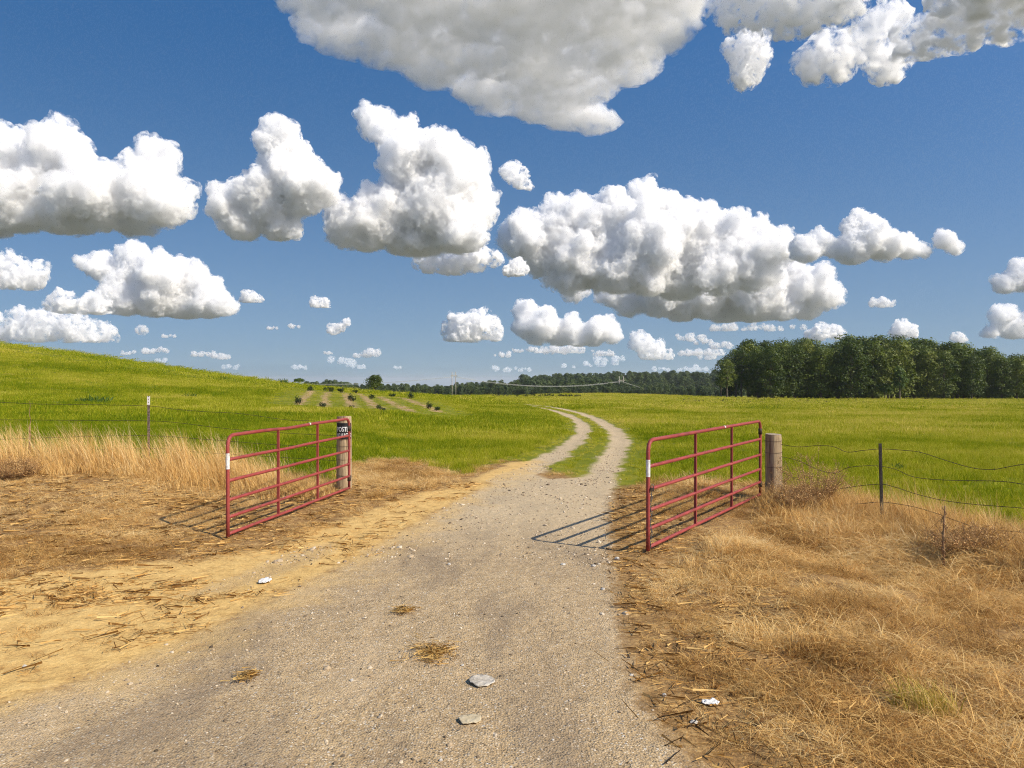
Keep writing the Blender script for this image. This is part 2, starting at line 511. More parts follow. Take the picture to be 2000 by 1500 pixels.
# ------------------------------------------------------------------ the ground and the gravel road
def axis(parts, a_end, b_end, g):
    xs = []
    for a, b, s in parts: xs += list(np.arange(a, b, s))
    xs.append(parts[-1][1])
    lo = []; s = parts[0][2]; x = xs[0]
    while x > a_end: s *= g; x -= s; lo.append(x)
    hi = []; s = parts[-1][2]; x = xs[-1]
    while x < b_end: s *= g; x += s; hi.append(x)
    return np.array(lo[::-1] + xs + hi)


def make_ground():
    X = axis([(-42, -9, .34), (-9, 7.5, .085), (7.5, 26, .3)], -40000, 40000, 1.13)
    Y = axis([(-3, 1.8, .3), (1.8, 14, .085), (14, 70, .27)], -8000, 42000, 1.085)
    xx, yy = np.meshgrid(X, Y)
    Q = np.stack([xx.ravel(), yy.ravel()], 1)
    road, sand, green, soil = fields(Q)
    h = surf(Q, (road, sand))
    v = np.column_stack([Q, h])
    nx, ny = len(X), len(Y)
    i, j = np.meshgrid(np.arange(nx - 1), np.arange(ny - 1))
    a = (j * nx + i).ravel(); f = np.column_stack([a, a + 1, a + 1 + nx, a + nx])
    isr = road[f].mean(1) > 0
    for name, sel in (('ground', ~isr), ('gravel_road', isr)):
        ff = f[sel]; u, inv = np.unique(ff, return_inverse=True)
        me = mesh_np(name, v[u], inv.reshape(-1, 4), True)
        for an, d in (('road', road), ('sand', sand), ('green', green), ('soil', soil)): attr(me, an, d[u])
        o = link(name, me, M['ground'])
        tag(o, kind='structure')
    print('ground', nx, ny, nx * ny, time.time() - T0)


make_ground()


# ------------------------------------------------------------------ scatter (grass, straw, gravel, far woodland)


def blades(name, n, rad, h, w, lean, droop, rng, segs=3, dirbias=None, vr=(0, 1), flat=False):
    """a tuft of n tapering bent blades"""
    a = rng.uniform(0, 2 * np.pi, n); rr = rad * np.sqrt(rng.uniform(0, 1, n))
    root = np.stack([np.cos(a) * rr, np.sin(a) * rr, np.zeros(n)], 1)
    az = rng.uniform(0, 2 * np.pi, n)
    d = np.stack([np.cos(az), np.sin(az), np.zeros(n)], 1)
    if dirbias is not None: d = d * .6 + np.asarray(dirbias)[None, :]
    H = rng.uniform(*h, n); Ln = rng.uniform(*lean, n); Dr = rng.uniform(*droop, n); W = rng.uniform(*w, n)
    wa = rng.uniform(0, np.pi, n); wv = np.stack([np.cos(wa), np.sin(wa), np.zeros(n)], 1)
    vs_ = []
    for s in range(segs + 1):
        t = s / segs
        c = root + d * (H * Ln * t ** 1.5)[:, None]; c[:, 2] += H * (t - Dr * t * t)
        c[:, 2] = np.maximum(c[:, 2], -.01 + .012 * s)
        ww = W * (1 - .85 * t ** 1.6) * .5
        vs_ += [c - wv * ww[:, None], c + wv * ww[:, None]]
    V = np.stack(vs_, 1).reshape(-1, 3)
    k = 2 * (segs + 1); b = (np.arange(n) * k)[:, None]
    F_ = np.concatenate([b + np.array([2*s, 2*s+1, 2*s+3, 2*s+2])[None, :] for s in range(segs)], 0)
    me = mesh_np(name, V, F_)
    attr(me, 'v', np.repeat(rng.uniform(vr[0], vr[1], n), k))
    return me


def scatter(name, pts, scale, tint, meshes, mat, label, tilt=.12, rz=None, cat=None):
    n = len(pts)
    me = bpy.data.meshes.new(name); me.vertices.add(n)
    me.vertices.foreach_set('co', np.ascontiguousarray(pts, dtype=np.float32).ravel())
    rot = np.stack([RNG.normal(0, tilt, n), RNG.normal(0, tilt, n), RNG.uniform(0, 6.283, n) if rz is None else rz], 1)
    attr(me, 'rot', rot, 'FLOAT_VECTOR'); attr(me, 'scl', scale); attr(me, 'tint', np.clip(tint, 0, 1)); attr(me, 'pick', RNG.integers(0, len(meshes), n), 'INT')
    o = link(name, me)
    me.materials.append(mat)
    col = bpy.data.collections.new(name + '_kinds')
    for i, m in enumerate(meshes):
        parts = m if isinstance(m, (list, tuple)) else [m]
        if len(m.materials) == 0: m.materials.append(mat)
        p = bpy.data.objects.new('%s_kind_%02d' % (name, i), m); col.objects.link(p)
    ng = bpy.data.node_groups.new(name, 'GeometryNodeTree')
    ng.interface.new_socket('Geometry', in_out='INPUT', socket_type='NodeSocketGeometry')
    ng.interface.new_socket('Geometry', in_out='OUTPUT', socket_type='NodeSocketGeometry')
    nd = ng.nodes; gi = nd.new('NodeGroupInput'); go = nd.new('NodeGroupOutput')
    ip = nd.new('GeometryNodeInstanceOnPoints'); ci = nd.new('GeometryNodeCollectionInfo')
    ci.inputs['Collection'].default_value = col; ci.inputs['Separate Children'].default_value = True; ci.inputs['Reset Children'].default_value = True
    ip.inputs['Pick Instance'].default_value = True
    def na(nm, typ):
        x = nd.new('GeometryNodeInputNamedAttribute'); x.data_type = typ; x.inputs['Name'].default_value = nm
        return x.outputs['Attribute']
    L = ng.links
    L.new(gi.outputs[0], ip.inputs['Points']); L.new(ci.outputs[0], ip.inputs['Instance'])
    L.new(na('pick', 'INT'), ip.inputs['Instance Index'])
    L.new(na('rot', 'FLOAT_VECTOR'), ip.inputs['Rotation']); L.new(na('scl', 'FLOAT'), ip.inputs['Scale'])
    L.new(ip.outputs[0], go.inputs[0])
    md = o.modifiers.new('scatter', 'NODES'); md.node_group = ng
    tag(o, label, cat, None, 'stuff')
    return o


def fan(n, y0, y1, slope=.80, margin=3.0, power=2.0, xmin=None, xmax=None):
    """random plan points in the wedge in front of the viewer, a bit wider than the view"""
    u = RNG.uniform(0, 1, n); y = (y0 ** power + u * (y1 ** power - y0 ** power)) ** (1 / power)
    x = RNG.uniform(-1, 1, n) * (slope * y + margin)
    return np.stack([x, y], 1)


def on_ground(Q, dz=0.0):
    return np.column_stack([Q, surf(Q) + dz])


# pasture: three sizes of tuft, so that near ones show blades and far ones show texture
gA = [blades('tuft', 60, .20, (.10, .26), (.006, .013), (.1, .7), (.0, .35), RNG) for _ in range(5)]
gB = [blades('tuft', 80, .62, (.12, .30), (.016, .034), (.1, .7), (.0, .35), RNG, 2) for _ in range(5)]
gC = [blades('tuft', 130, 2.4, (.12, .26), (.04, .085), (.1, .7), (.0, .3), RNG, 2) for _ in range(5)]


def line_rows(Q):
    d = np.full(len(Q), 9.)
    for a, b in ROWS: d = np.minimum(d, line_d(Q, [a, b]))
    return d


def meadow(name, n, y0, y1, meshes, s, label, power=2.0, margin=3.0):
    Q = fan(n, y0, y1, power=power, margin=margin)
    road, sand, green, soil = fields(Q)
    jit = .9 * (fbm(Q[:, 0] * 1.2, Q[:, 1] * 1.2, 3) - .5)
    keep = (green + jit > .05) & (road < -.12)
    keep &= (soil + 2.0 * (fbm(Q[:, 0] * .8, Q[:, 1] * .8, 8) - .5) < .05) | (RNG.uniform(0, 1, n) < .2)
    # thin verge and central strip along the wheel ruts
    keep &= (road < -.5) | (RNG.uniform(0, 1, n) < .45 + .4 * sstep(15, 22, Q[:, 1]))
    # occasional bare, mown patches
    keep &= (fbm(Q[:, 0] * .22, Q[:, 1] * .22, 31) < .66) | (RNG.uniform(0, 1, n) < .5)
    Q = Q[keep]; road = road[keep]; green = green[keep]
    x, y = Q[:, 0], Q[:, 1]
    lush = fbm(x * .16, y * .16, 11); fine = fbm(x * .9, y * .9, 12)
    t = .37 + 1.6 * (lush - .5) + .7 * (fine - .5) + RNG.normal(0, .09, len(Q))
    t += .28 * sstep(1, 12, x) * sstep(10, 24, y) + .08 * sstep(60, 160, y)   # the right-hand field is yellower
    t -= .12 * sstep(-1, -4, x) * sstep(60, 25, y)
    t += .35 * sstep(.5, .0, green) + .38 * sstep(-.8, -.1, road)
    hh = s * .72 * (.75 + .55 * fbm(x * .35, y * .35, 13) + RNG.uniform(-.15, .25, len(Q)))
    hh *= 1 - .6 * sstep(-1.2, -.15, road)
    nur = sstep(4.0, 1.6, line_rows(Q)); hh *= 1 - .74 * nur; t += .10 * nur
    # taller, greener band just past the left fence
    tall = sstep(-3, -5, x) * sstep(24, 18, y)
    hh *= 1 + .35 * tall; t -= .2 * tall
    return scatter(name, on_ground(Q, -.01), hh, t, meshes, M['grass'], label)


meadow('grass', 26000, 9, 34, gA, 1.0, 'bright green pasture grass beyond the open gates', 1.7, 4)
meadow('grass', 30000, 30, 85, gB, 1.0, 'green and yellowish pasture grass at middle distance', 1.8, 4)
meadow('grass', 30000, 78, 330, gC, 1.0, 'yellow-green pasture grass far out in the field', 1.7, 4)

# dead grass of the verges
sA = [blades('straw', 46, .16, (.05, .20), (.003, .0075), (.7, 2.2), (.5, 1.0), RNG, 3) for _ in range(6)]
sB = [blades('straw', 40, .12, (.12, .30), (.003, .006), (.2, .9), (.1, .5), RNG, 3) for _ in range(5)]


def verge(n, y0, y1):
    Q = fan(n, y0, y1, .74, 1.0, 1.3)
    road, sand, green, soil = fields(Q)
    jit = .5 * (fbm(Q[:, 0] * 2.2, Q[:, 1] * 2.2, 21) - .5)
    e = -road + jit
    keep = (e > .10) & (green < .35) & ((Q[:, 1] < 17) | ((Q[:, 0] > -4) & (Q[:, 1] < 24)))
    dens = sstep(.05, .9, e)
    sn = sand + 1.1 * (fbm(Q[:, 0] * 1.3, Q[:, 1] * 1.3, 22) - .5)
    dens = np.where(sn > .0, dens * .06, dens * sstep(.15, -.5, sn) + .02)
    clump = fbm(Q[:, 0] * 1.7, Q[:, 1] * 1.7, 23)
    dens *= .22 + .95 * sstep(.36, .60, clump)
    keep &= RNG.uniform(0, 1, n) < dens
    Q = Q[keep]; e = e[keep]; green = green[keep]; clump = clump[keep]
    x, y = Q[:, 0], Q[:, 1]
    t = .52 + 1.6 * (fbm(x * 1.4, y * 1.4, 24) - .5) + 1.0 * (fbm(x * .6, y * .6, 29) - .5) + RNG.normal(0, .16, len(Q)) - .2 * sstep(.7, .1, e)
    hh = (.40 + .42 * sstep(.1, 1.3, e) * (.5 + clump)) * RNG.uniform(.7, 1.3, len(Q)) * (1 + .5 * sstep(3.6, 4.6, x + (9 - y) * -.25))
    return Q, t, hh


Q, t, hh = verge(60000, 2.0, 23)
def near_gates(Q): return np.minimum(line_d(Q, [(-3.66, 9.55), (-2.99, 13.62)]), line_d(Q, [(1.615, 8.80), (4.30, 12.85)]))
hh *= .40 + .60 * sstep(.3, 1.0, near_gates(Q)); left = sstep(-1, -3, Q[:, 0]) * sstep(13.2, 12.0, Q[:, 1]); hh *= 1 - .35 * left; t += .08 * left
scatter('dead_grass', on_ground(Q, -.005), hh, t, sA, M['straw'], 'matted brown dead grass on both verges of the gravel road', .15)
Q, t, hh = verge(14000, 2.4, 23)
up = (fbm(Q[:, 0] * .9, Q[:, 1] * .9, 27) > .58) & (near_gates(Q) > .5) & ((Q[:, 0] > -2) | (Q[:, 1] > 12.3))
scatter('dead_grass', on_ground(Q[up], -.005), hh[up], t[up] + .05, sB, M['straw'], 'upright tufts of orange dead grass among the matted verge', .15)

# broken dry stems lying flat on the sand and the bare soil of the left verge
tw = []
for _ in range(4):
    k_ = 9; cc = RNG.normal(0, .10, (k_, 2)); az = RNG.uniform(0, 3.14, k_); Ls = RNG.uniform(.02, .10, k_)
    dd = np.stack([np.cos(az), np.sin(az)], 1) * Ls[:, None]; ww = np.stack([-np.sin(az), np.cos(az)], 1) * RNG.uniform(.0012, .003, (k_, 1)); zz = RNG.uniform(.004, .016, k_)
    c3 = lambda xy, z: np.column_stack([xy, z])
    me_ = mesh_np('stems', np.stack([c3(cc - dd - ww, zz), c3(cc + dd - ww, zz + RNG.uniform(-.003, .02, k_)), c3(cc + dd + ww, zz + .003), c3(cc - dd + ww, zz + .003)], 1).reshape(-1, 3), np.arange(k_ * 4).reshape(-1, 4))
    attr(me_, 'v', np.repeat(RNG.uniform(0, 1, k_), 4)); tw.append(me_)
Q = np.stack([RNG.uniform(-9, 2.5, 9000), RNG.uniform(2.4, 15, 9000)], 1)
road, sand, green, soil = fields(Q)
pr = np.where(sand > -.1, .10 + .9 * sstep(.50, .66, fbm(Q[:, 0] * 1.1, Q[:, 1] * 2.2, 51)), .5) * (road < -.05) * (green < 0)
Q = Q[RNG.uniform(0, 1, len(Q)) < pr]
scatter('dry_stems', on_ground(Q, .002), RNG.uniform(.6, 1.3, len(Q)), RNG.uniform(0, .45, len(Q)), tw, M['straw'], 'broken dry stems littering the yellow sand beside the road', .04)

# tall bleached grass along both fences
tall = [blades('straw', 30, .20, (.45, .95), (.004, .009), (.15, .55), (.0, .25), RNG, 4, (-.75, 0, 0)) for _ in range(6)]
low = [blades('straw', 44, .24, (.22, .5), (.004, .008), (.3, 1.0), (.1, .6), RNG, 3, (-.4, 0, 0)) for _ in range(5)]
n = 330
Q = np.stack([RNG.uniform(-13.5, -3.6, n), RNG.normal(13.7, .38, n)], 1)
scatter('tall_dead_grass', on_ground(Q, -.02), RNG.uniform(.6, 1.1, n) * (1 - .35 * sstep(-5.2, -4.0, Q[:, 0])), RNG.uniform(.55, 1, n), tall, M['straw'], 'tall bleached grass leaning over along the barbed wire behind the green pasture edge', .06, RNG.normal(0, .25, n))
n = 800
Q = np.stack([RNG.uniform(-13.5, -3.3, n), RNG.normal(13.35, .42, n)], 1)
scatter('dead_grass', on_ground(Q, -.02), RNG.uniform(.5, 1.15, n), RNG.uniform(.3, .8, n), low, M['straw'], 'knee-high golden dead grass at the foot of the fence', .1, RNG.normal(0, .5, n))
n = 900
tt = RNG.uniform(0, 1, n)
Q = np.stack([4.75 + 2.4 * tt + RNG.normal(0, .40, n), 12.6 - 5.6 * tt + RNG.normal(0, .35, n)], 1)
scatter('dead_grass', on_ground(Q, -.02), RNG.uniform(.45, 1.15, n) * (.45 + .55 * sstep(.2, .6, np.hypot(Q[:, 0] - 5.35, Q[:, 1] - 10.5))), RNG.uniform(.2, .85, n), low, M['straw'], 'tangled brown dead grass under the sagging barbed wire', .12)
n = 90
tt = RNG.uniform(.1, 1, n)
Q = np.stack([5.0 + 2.4 * tt + RNG.normal(0, .3, n), 12.3 - 5.6 * tt + RNG.normal(0, .25, n)], 1)
scatter('tall_dead_grass', on_ground(Q, -.02), RNG.uniform(.5, .85, n), RNG.uniform(.5, 1, n), tall, M['straw'], 'pale leaning grass stalks beside the black steel post', .1, RNG.normal(0, .5, n))

print('grass', time.time() - T0)


# gravel
def stone_mesh(seed, flat=.7, sub=1):
    r = random.Random(seed); bm = bmesh.new(); bmesh.ops.create_icosphere(bm, subdivisions=sub, radius=1)
    ax = (r.uniform(.75, 1.25), r.uniform(.7, 1.1), flat * r.uniform(.7, 1.1))
    for v in bm.verts:
        k = 1 + r.uniform(-.2, .2)
        v.co = Vector((v.co.x * ax[0] * k, v.co.y * ax[1] * k, v.co.z * ax[2] * k))
    me = bpy.data.meshes.new('stone'); bm.to_mesh(me); bm.free()
    return me


def gravel_material():
    m, nt, bs = new_mat('loose_gravel'); k = N(nt)
    k.l(k.ramp(k.attr('tint', 'INSTANCER'), [(0, (.07, .053, .035)), (.3, (.24, .18, .115)), (.65, (.42, .325, .21)), (1, (.62, .53, .40))]), bs.inputs['Base Color'])
    bs.inputs['Roughness'].default_value = .9; bs.inputs['Specular IOR Level'].default_value = .2
    return m


M['loose'] = gravel_material()
Q = fan(60000, 2.2, 24, .72, .5, 1.2)
road, sand, green, soil = fields(Q)
p = sstep(-.15, .15, road + .3 * (fbm(Q[:, 0] * 2, Q[:, 1] * 2, 41) - .5)) * (.25 + .95 * sstep(.42, .62, fbm(Q[:, 0] * .8, Q[:, 1] * .8, 42))) * np.where(Q[:, 1] > 8.2, 1, .45)
Q = Q[RNG.uniform(0, 1, len(Q)) < p]
sz = np.clip(RNG.lognormal(math.log(.0062), .45, len(Q)), .003, .024) * np.where(Q[:, 1] > 8.2, 1.7, 1.0) * np.where(RNG.uniform(0, 1, len(Q)) < .03, 2.0, 1.0)
scatter('gravel', on_ground(Q, .001), sz, RNG.uniform(0, 1, len(Q)) ** .8, [stone_mesh(i) for i in range(6)], M['loose'], 'loose limestone chips strewn over the road surface', .4)

# ------------------------------------------------------------------ trees
def quads(name, C, Nn, S, v, rng):
    """leaf sprays: one bent square of size S at each centre C facing Nn"""
    n = len(C)
    Nn = Nn / np.linalg.norm(Nn, axis=1, keepdims=True)
    r = rng.normal(size=(n, 3)); U = np.cross(Nn, r); U /= np.linalg.norm(U, axis=1, keepdims=True); W = np.cross(Nn, U)
    a = (S * .5)[:, None]; b = (S * .5 * rng.uniform(.5, .9, n))[:, None]
    V = np.stack([C - U * a, C - W * b + Nn * a * .25, C + U * a, C + W * b + Nn * a * .25], 1).reshape(-1, 3)
    F_ = np.arange(n * 4).reshape(-1, 4)
    me = mesh_np(name, V, F_)
    attr(me, 'v', np.repeat(v, 4))
    return me


def tree_meshes(seed, H, Wd, cb, lobes, per, leaf, shape=1.0):
    """trunk and crown of one tree: lobes of leaf sprays on limbs"""
    rng = np.random.default_rng(seed); C = []; Nn = []; V = []; lob = []
    for i in range(lobes):
        t = (i + rng.uniform(0, 1)) / lobes
        z = cb + (H - cb) * t
        prof = (math.sin(math.pi * min(1, .12 + .86 * t)) ** .6) * shape if t < .97 else .25
        a = i * 2.4 + rng.uniform(-.6, .6); rr = Wd * .5 * prof * rng.uniform(.25, .86)
        lob.append((np.array([math.cos(a) * rr, math.sin(a) * rr, z - Wd * .06]), Wd * rng.uniform(.14, .27)))
    for c, r in lob:
        d = rng.normal(size=(per, 3)); d /= np.linalg.norm(d, axis=1, keepdims=True)
        d[:, 2] = np.where(d[:, 2] < -.35, -d[:, 2], d[:, 2])
        k = rng.uniform(.55, 1.08, per)[:, None]
        C.append(c + d * k * r * np.array([1.1, 1.1, .8])); Nn.append(d + rng.normal(0, .38, (per, 3)) + np.array([0, 0, .25]))
        V.append(np.clip(rng.uniform(.0, 1.0) + rng.normal(0, .16, per), 0, 1))
    C = np.concatenate(C); Nn = np.concatenate(Nn); V = np.concatenate(V)
    S = leaf * rng.uniform(.55, 1.35, len(C))
    crown = quads('crown', C, Nn, S, V, rng)
    mb = MB(); r0 = H * .016 + .06
    mb.tube([(0, 0, -.3), (.05 * Wd * .3, 0, H * .3), (0, .04 * Wd * .3, H * .62), (.02 * Wd, 0, H * .9)], r0, 7, True, [r0 * 1.25, r0, r0 * .65, r0 * .15])
    for c, r in lob[::2]:
        z0 = max(cb * .7, c[2] - Wd * .28)
        mb.tube([(0, 0, z0), tuple(np.array([c[0] * .5, c[1] * .5, (z0 + c[2]) / 2 + .1])), tuple(c)], r0 * .3, 5, True, [r0 * .35, r0 * .2, r0 * .06])
    me = bpy.data.meshes.new('trunk'); me.from_pydata(mb.v, [], mb.f); me.update()
    return me, crown


def place_tree(name, meshes, loc, s, rz, mats, label, cat='tree', group=None):
    e = empty(name, loc, rz); e.scale = s
    for pn, me, mt in (('trunk', meshes[0], mats[0]), ('crown', meshes[1], mats[1])):
        if len(me.materials) == 0: me.materials.append(mt)
        o = link(pn, me, None, e)
    tag(e, label, cat, group)
    return e


rt = random.Random(3)
_ones = 'one two three four five six seven eight nine ten eleven twelve thirteen fourteen fifteen sixteen seventeen eighteen nineteen'.split()
ORD = _ones + [t + ('' if o is None else '-' + o) for t in ('twenty', 'thirty', 'forty') for o in [None] + _ones[:9]]
kinds = [tree_meshes(100 + i, 20, 11.5 + (i % 3), 1.0 + .9 * (i % 4), 46, 120, .62, 1.0) for i in range(7)]
open_kinds = [tree_meshes(150 + i, 20, 9.5, 6.5, 26, 95, .6, 1.0) for i in range(3)]
# tops of the grove's outline across the photograph
GX = [1395, 1420, 1450, 1500, 1560, 1610, 1665, 1720, 1770, 1830, 1880, 1940, 2000, 2080]
GY = [716, 688, 670, 662, 660, 668, 650, 660, 662, 668, 676, 684, 690, 690]
n_t = 0
for row, (Z, x0, x1, step, dh) in enumerate([(226, 1420, 2090, 27, 6), (238, 1408, 2090, 27, 0), (250, 1425, 2090, 30, -4)]):
    px = x0; k_row = 0
    while px < x1:
        z_ = Z + rt.uniform(-4, 4); x = (px - HX) / FPX * z_
        top = np.interp(px, GX, GY) + rt.uniform(-5, 18) + dh
        g = float(terrain(x, z_)); Ht = EYE + (HY - top) / FPX * z_ - g
        s = Ht / 20.6
        where = ['in the front rank of the dark grove', 'in the middle of the dark grove', 'rising at the back of the dark grove'][row]
        place_tree('broadleaf_tree', open_kinds[rt.randrange(3)] if px < 1475 and row != 2 else kinds[rt.randrange(7)], (x, z_, g), (s * rt.uniform(.85, 1.1), s * rt.uniform(.85, 1.1), s), rt.uniform(0, 6.28), (M['bark'], M['leaf']),
                   'dark broadleaf tree in the %s of the grove, number %s from the field end' % (['front rank', 'middle rank', 'back rank'][row], ORD[k_row]), 'tree', 'trees of the dark grove, rank %s' % ['one', 'two', 'three'][row])
        n_t += 1; k_row += 1
        px += step * rt.uniform(.75, 1.25)
# the paler young tree that stands in front of the grove
p = (1757, 215); x = (p[0] - HX) / FPX * p[1]
place_tree('young_tree', tree_meshes(300, 9.5, 4.6, 3.6, 20, 70, .5, .9), (x, p[1], float(terrain(x, p[1]))), (1, 1, 1), .4, (M['bark'], M['leaf_light']),
           'slim pale green young tree standing free in front of the grove')
p = (1728, 217); x = (p[0] - HX) / FPX * p[1]
place_tree('young_tree', tree_meshes(301, 4.4, 5.2, 2.4, 12, 60, .45, .9), (x, p[1], float(terrain(x, p[1]))), (1, 1, 1), .4, (M['bark'], M['leaf_light']),
           'low spreading sapling beside the slim young tree at the grove edge')
# lone tree beyond the nursery rows
x = (731 - HX) / FPX * 178; g = float(terrain(x, 178)); Ht = EYE + (HY - 735) / FPX * 178 - g
place_tree('lone_tree', tree_meshes(310, Ht, 4.6, Ht * .42, 22, 90, .34, 1.0), (x, 178, g), (1, 1, 1), .4, (M['bark'], M['leaf']), 'lone round-topped tree on the skyline behind the shrub rows')
x = (584 - HX) / FPX * 150; g = float(terrain(x, 150))
place_tree('small_tree', tree_meshes(311, EYE + (HY - 741) / FPX * 150 - g, 2.2, 1.2, 12, 70, .24, 1.0), (x, 150, g), (1, 1, 1), .4, (M['bark'], M['leaf_light']), 'small bright green tree where the hill meets the far woods')

# far woodland: a mass of trees behind the field
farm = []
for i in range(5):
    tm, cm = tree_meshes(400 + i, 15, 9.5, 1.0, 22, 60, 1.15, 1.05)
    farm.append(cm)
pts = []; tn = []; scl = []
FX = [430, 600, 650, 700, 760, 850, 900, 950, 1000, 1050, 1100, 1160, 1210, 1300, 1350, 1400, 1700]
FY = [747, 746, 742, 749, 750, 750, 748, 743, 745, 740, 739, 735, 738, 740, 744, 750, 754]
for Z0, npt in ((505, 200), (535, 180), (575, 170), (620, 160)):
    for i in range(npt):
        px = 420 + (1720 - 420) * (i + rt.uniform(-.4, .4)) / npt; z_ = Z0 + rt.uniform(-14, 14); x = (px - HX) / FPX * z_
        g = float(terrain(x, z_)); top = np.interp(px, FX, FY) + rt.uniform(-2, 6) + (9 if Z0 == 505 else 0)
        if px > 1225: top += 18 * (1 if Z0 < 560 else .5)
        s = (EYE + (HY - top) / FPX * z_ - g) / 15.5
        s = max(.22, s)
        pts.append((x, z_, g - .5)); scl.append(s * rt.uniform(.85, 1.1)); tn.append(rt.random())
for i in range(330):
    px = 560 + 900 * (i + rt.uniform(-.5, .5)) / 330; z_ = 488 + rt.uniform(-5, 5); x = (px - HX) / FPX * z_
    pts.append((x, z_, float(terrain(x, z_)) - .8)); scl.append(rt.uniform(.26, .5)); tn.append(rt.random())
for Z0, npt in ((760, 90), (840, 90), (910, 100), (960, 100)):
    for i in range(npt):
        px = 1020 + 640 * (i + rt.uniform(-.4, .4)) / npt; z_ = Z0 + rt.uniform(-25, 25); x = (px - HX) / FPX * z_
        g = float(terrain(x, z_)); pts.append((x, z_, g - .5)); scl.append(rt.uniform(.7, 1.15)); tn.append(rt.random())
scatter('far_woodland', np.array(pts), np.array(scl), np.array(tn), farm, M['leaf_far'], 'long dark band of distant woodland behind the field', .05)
print('trees', n_t, len(pts), time.time() - T0)


# ------------------------------------------------------------------ nursery shrubs
def shrub_mesh(seed, n=420, leaf=.085):
    rng = np.random.default_rng(seed)
    C = []; D = []; V = []
    for i in range(9):
        c = rng.normal(0, .13, 3); c[2] = abs(c[2]) + .24; r = rng.uniform(.16, .24)
        d = rng.normal(size=(n // 9, 3)); d /= np.linalg.norm(d, axis=1, keepdims=True)
        q = c + d * r * rng.uniform(.75, 1.1, (len(d), 1)); q[:, 2] = np.maximum(q[:, 2], .03)
        C.append(q); D.append(d + rng.normal(0, .4, d.shape)); V.append(np.clip(rng.uniform(.2, .7) + rng.normal(0, .2, len(d)), 0, 1))
    C = np.concatenate(C)
    return quads('foliage', C, np.concatenate(D), leaf * rng.uniform(.6, 1.3, len(C)), np.concatenate(V), rng)


shrubs = [shrub_mesh(500 + i) for i in range(5)]
stem_mb = MB()
for a in range(4):
    stem_mb.tube([(0, 0, -.05), (.08 * math.cos(a * 1.6), .08 * math.sin(a * 1.6), .3)], .012, 5)
stem_me = bpy.data.meshes.new('stem'); stem_me.from_pydata(stem_mb.v, [], stem_mb.f); stem_me.update()


def shrub(px, py, wpx, label, group, i):
    q = P(px, py); s = wpx / FPX * q[1] / .68
    e = empty('nursery_shrub', G(q[0], q[1], -.02), rt.uniform(0, 6.28)); e.scale = (s, s, s * rt.uniform(.9, 1.1))
    link('foliage', shrubs[i % 5], M['shrub'], e); link('stem', stem_me, M['twig'], e)
    tag(e, label, 'shrub', group)


SH = [(581, 790, 16, 'dark round shrub on the hill edge, lowest of its row, nearest the slope'),
      (631, 799, 15, 'dark round shrub at the foot of the second soil strip'),
      (686, 784, 14, 'tall dark shrub halfway up the third soil strip'),
      (687, 802, 11, 'small dark shrub at the bottom of the third soil strip'),
      (727, 780, 11, 'small round shrub high on the fourth soil strip'),
      (739, 801, 12, 'leafy green-topped shrub behind another on the fourth strip'),
      (748, 807, 13, 'dark shrub lowest on the fourth soil strip, touching its neighbour'),
      (763, 774, 7, 'tiny dark shrub in the pair above the fifth strip'),
      (769, 774, 8, 'tiny dark shrub, second of the pair above the fifth strip'),
      (801, 780, 14, 'dark shrub at the top of the rightmost soil strip'),
      (837, 799, 14, 'broad dark shrub near the foot of the rightmost soil strip'),
      (853, 803, 11, 'last dark shrub on the rightmost soil strip'),
      (606, 765, 11, 'dark shrub at the top of the first soil strip'),
      (644, 767, 14, 'wide dark shrub crowning the second soil strip'),
      (634, 764, 8, 'little shrub just behind the wide shrub of the second strip'),
      (668, 768, 12, 'dark shrub at the top of the third soil strip'),
      (662, 765, 8, 'little shrub behind the top shrub of the third strip'),
      (689, 767, 6, 'tiny shrub on the ridge between the third and fourth strips'),
      (696, 769, 8, 'small shrub on the ridge above the fourth strip')]
for i, (px, py, w, lb) in enumerate(SH): shrub(px, py, w, lb, 'shrubs in the nursery rows', i)
for i in range(150):
    px = 1330 + 370 * rt.random() ** .85; row = rt.randrange(4); py = 781.5 + row * 2.0 + rt.uniform(-.5, .5)
    shrub(px, py, rt.uniform(2.6, 4.4), 'tiny dark shrub in the planted rows before the grove', 'tiny shrubs before the grove', i)
for i in range(70):
    px = 1060 + 75 * rt.random() if i < 40 else 960 + 100 * rt.random(); py = 774.5 + (rt.uniform(-1, 1))
    q = P(px, py)
    if q[1] > 330: continue
    shrub(px, py, rt.uniform(3, 5), 'tiny dark shrub in the rows on the low rise beyond the track', 'tiny shrubs on the low rise', i)
print('shrubs', time.time() - T0)


# ------------------------------------------------------------------ power line
M['pole'] = noisy_material('weathered_pole', [(.3, (.30, .27, .23)), (.7, (.46, .43, .38))], 3, 4, .9, .2, (1, 1, .2))
M['cable'] = noisy_material('bare_cable', [(.3, (.42, .42, .41)), (.7, (.55, .55, .54))], 3, 2, .45, 0, metallic=.3)


def h_frame(px, Z, top, label, sep, armz):
    x = (px - HX) / FPX * Z; g = float(terrain(x, Z)); H = EYE + (HY - top) / FPX * Z - g
    e = empty('power_pole', (x, Z, g), .35)
    for s in (-1, 1):
        mb = MB(); mb.tube([(s * sep / 2, 0, -.5), (s * sep / 2, 0, H)], .24, 8, True, [.27, .2]); mb.build('pole', M['pole'], e)
    mb = MB(); mb.box((0, -.28, H - armz), (sep * 1.75, .2, .34)); mb.build('crossarm', M['pole'], e, False)
    for s in (-1, 0, 1):
        mb = MB(); mb.tube([(s * sep * .8, -.28, H - armz - .17), (s * sep * .8, -.28, H - armz - .75)], .12, 6); mb.build('insulator', M['bark'], e)
    tag(e, label, 'power pole')
    return Vector((x, Z, g + H - armz - .75)), sep


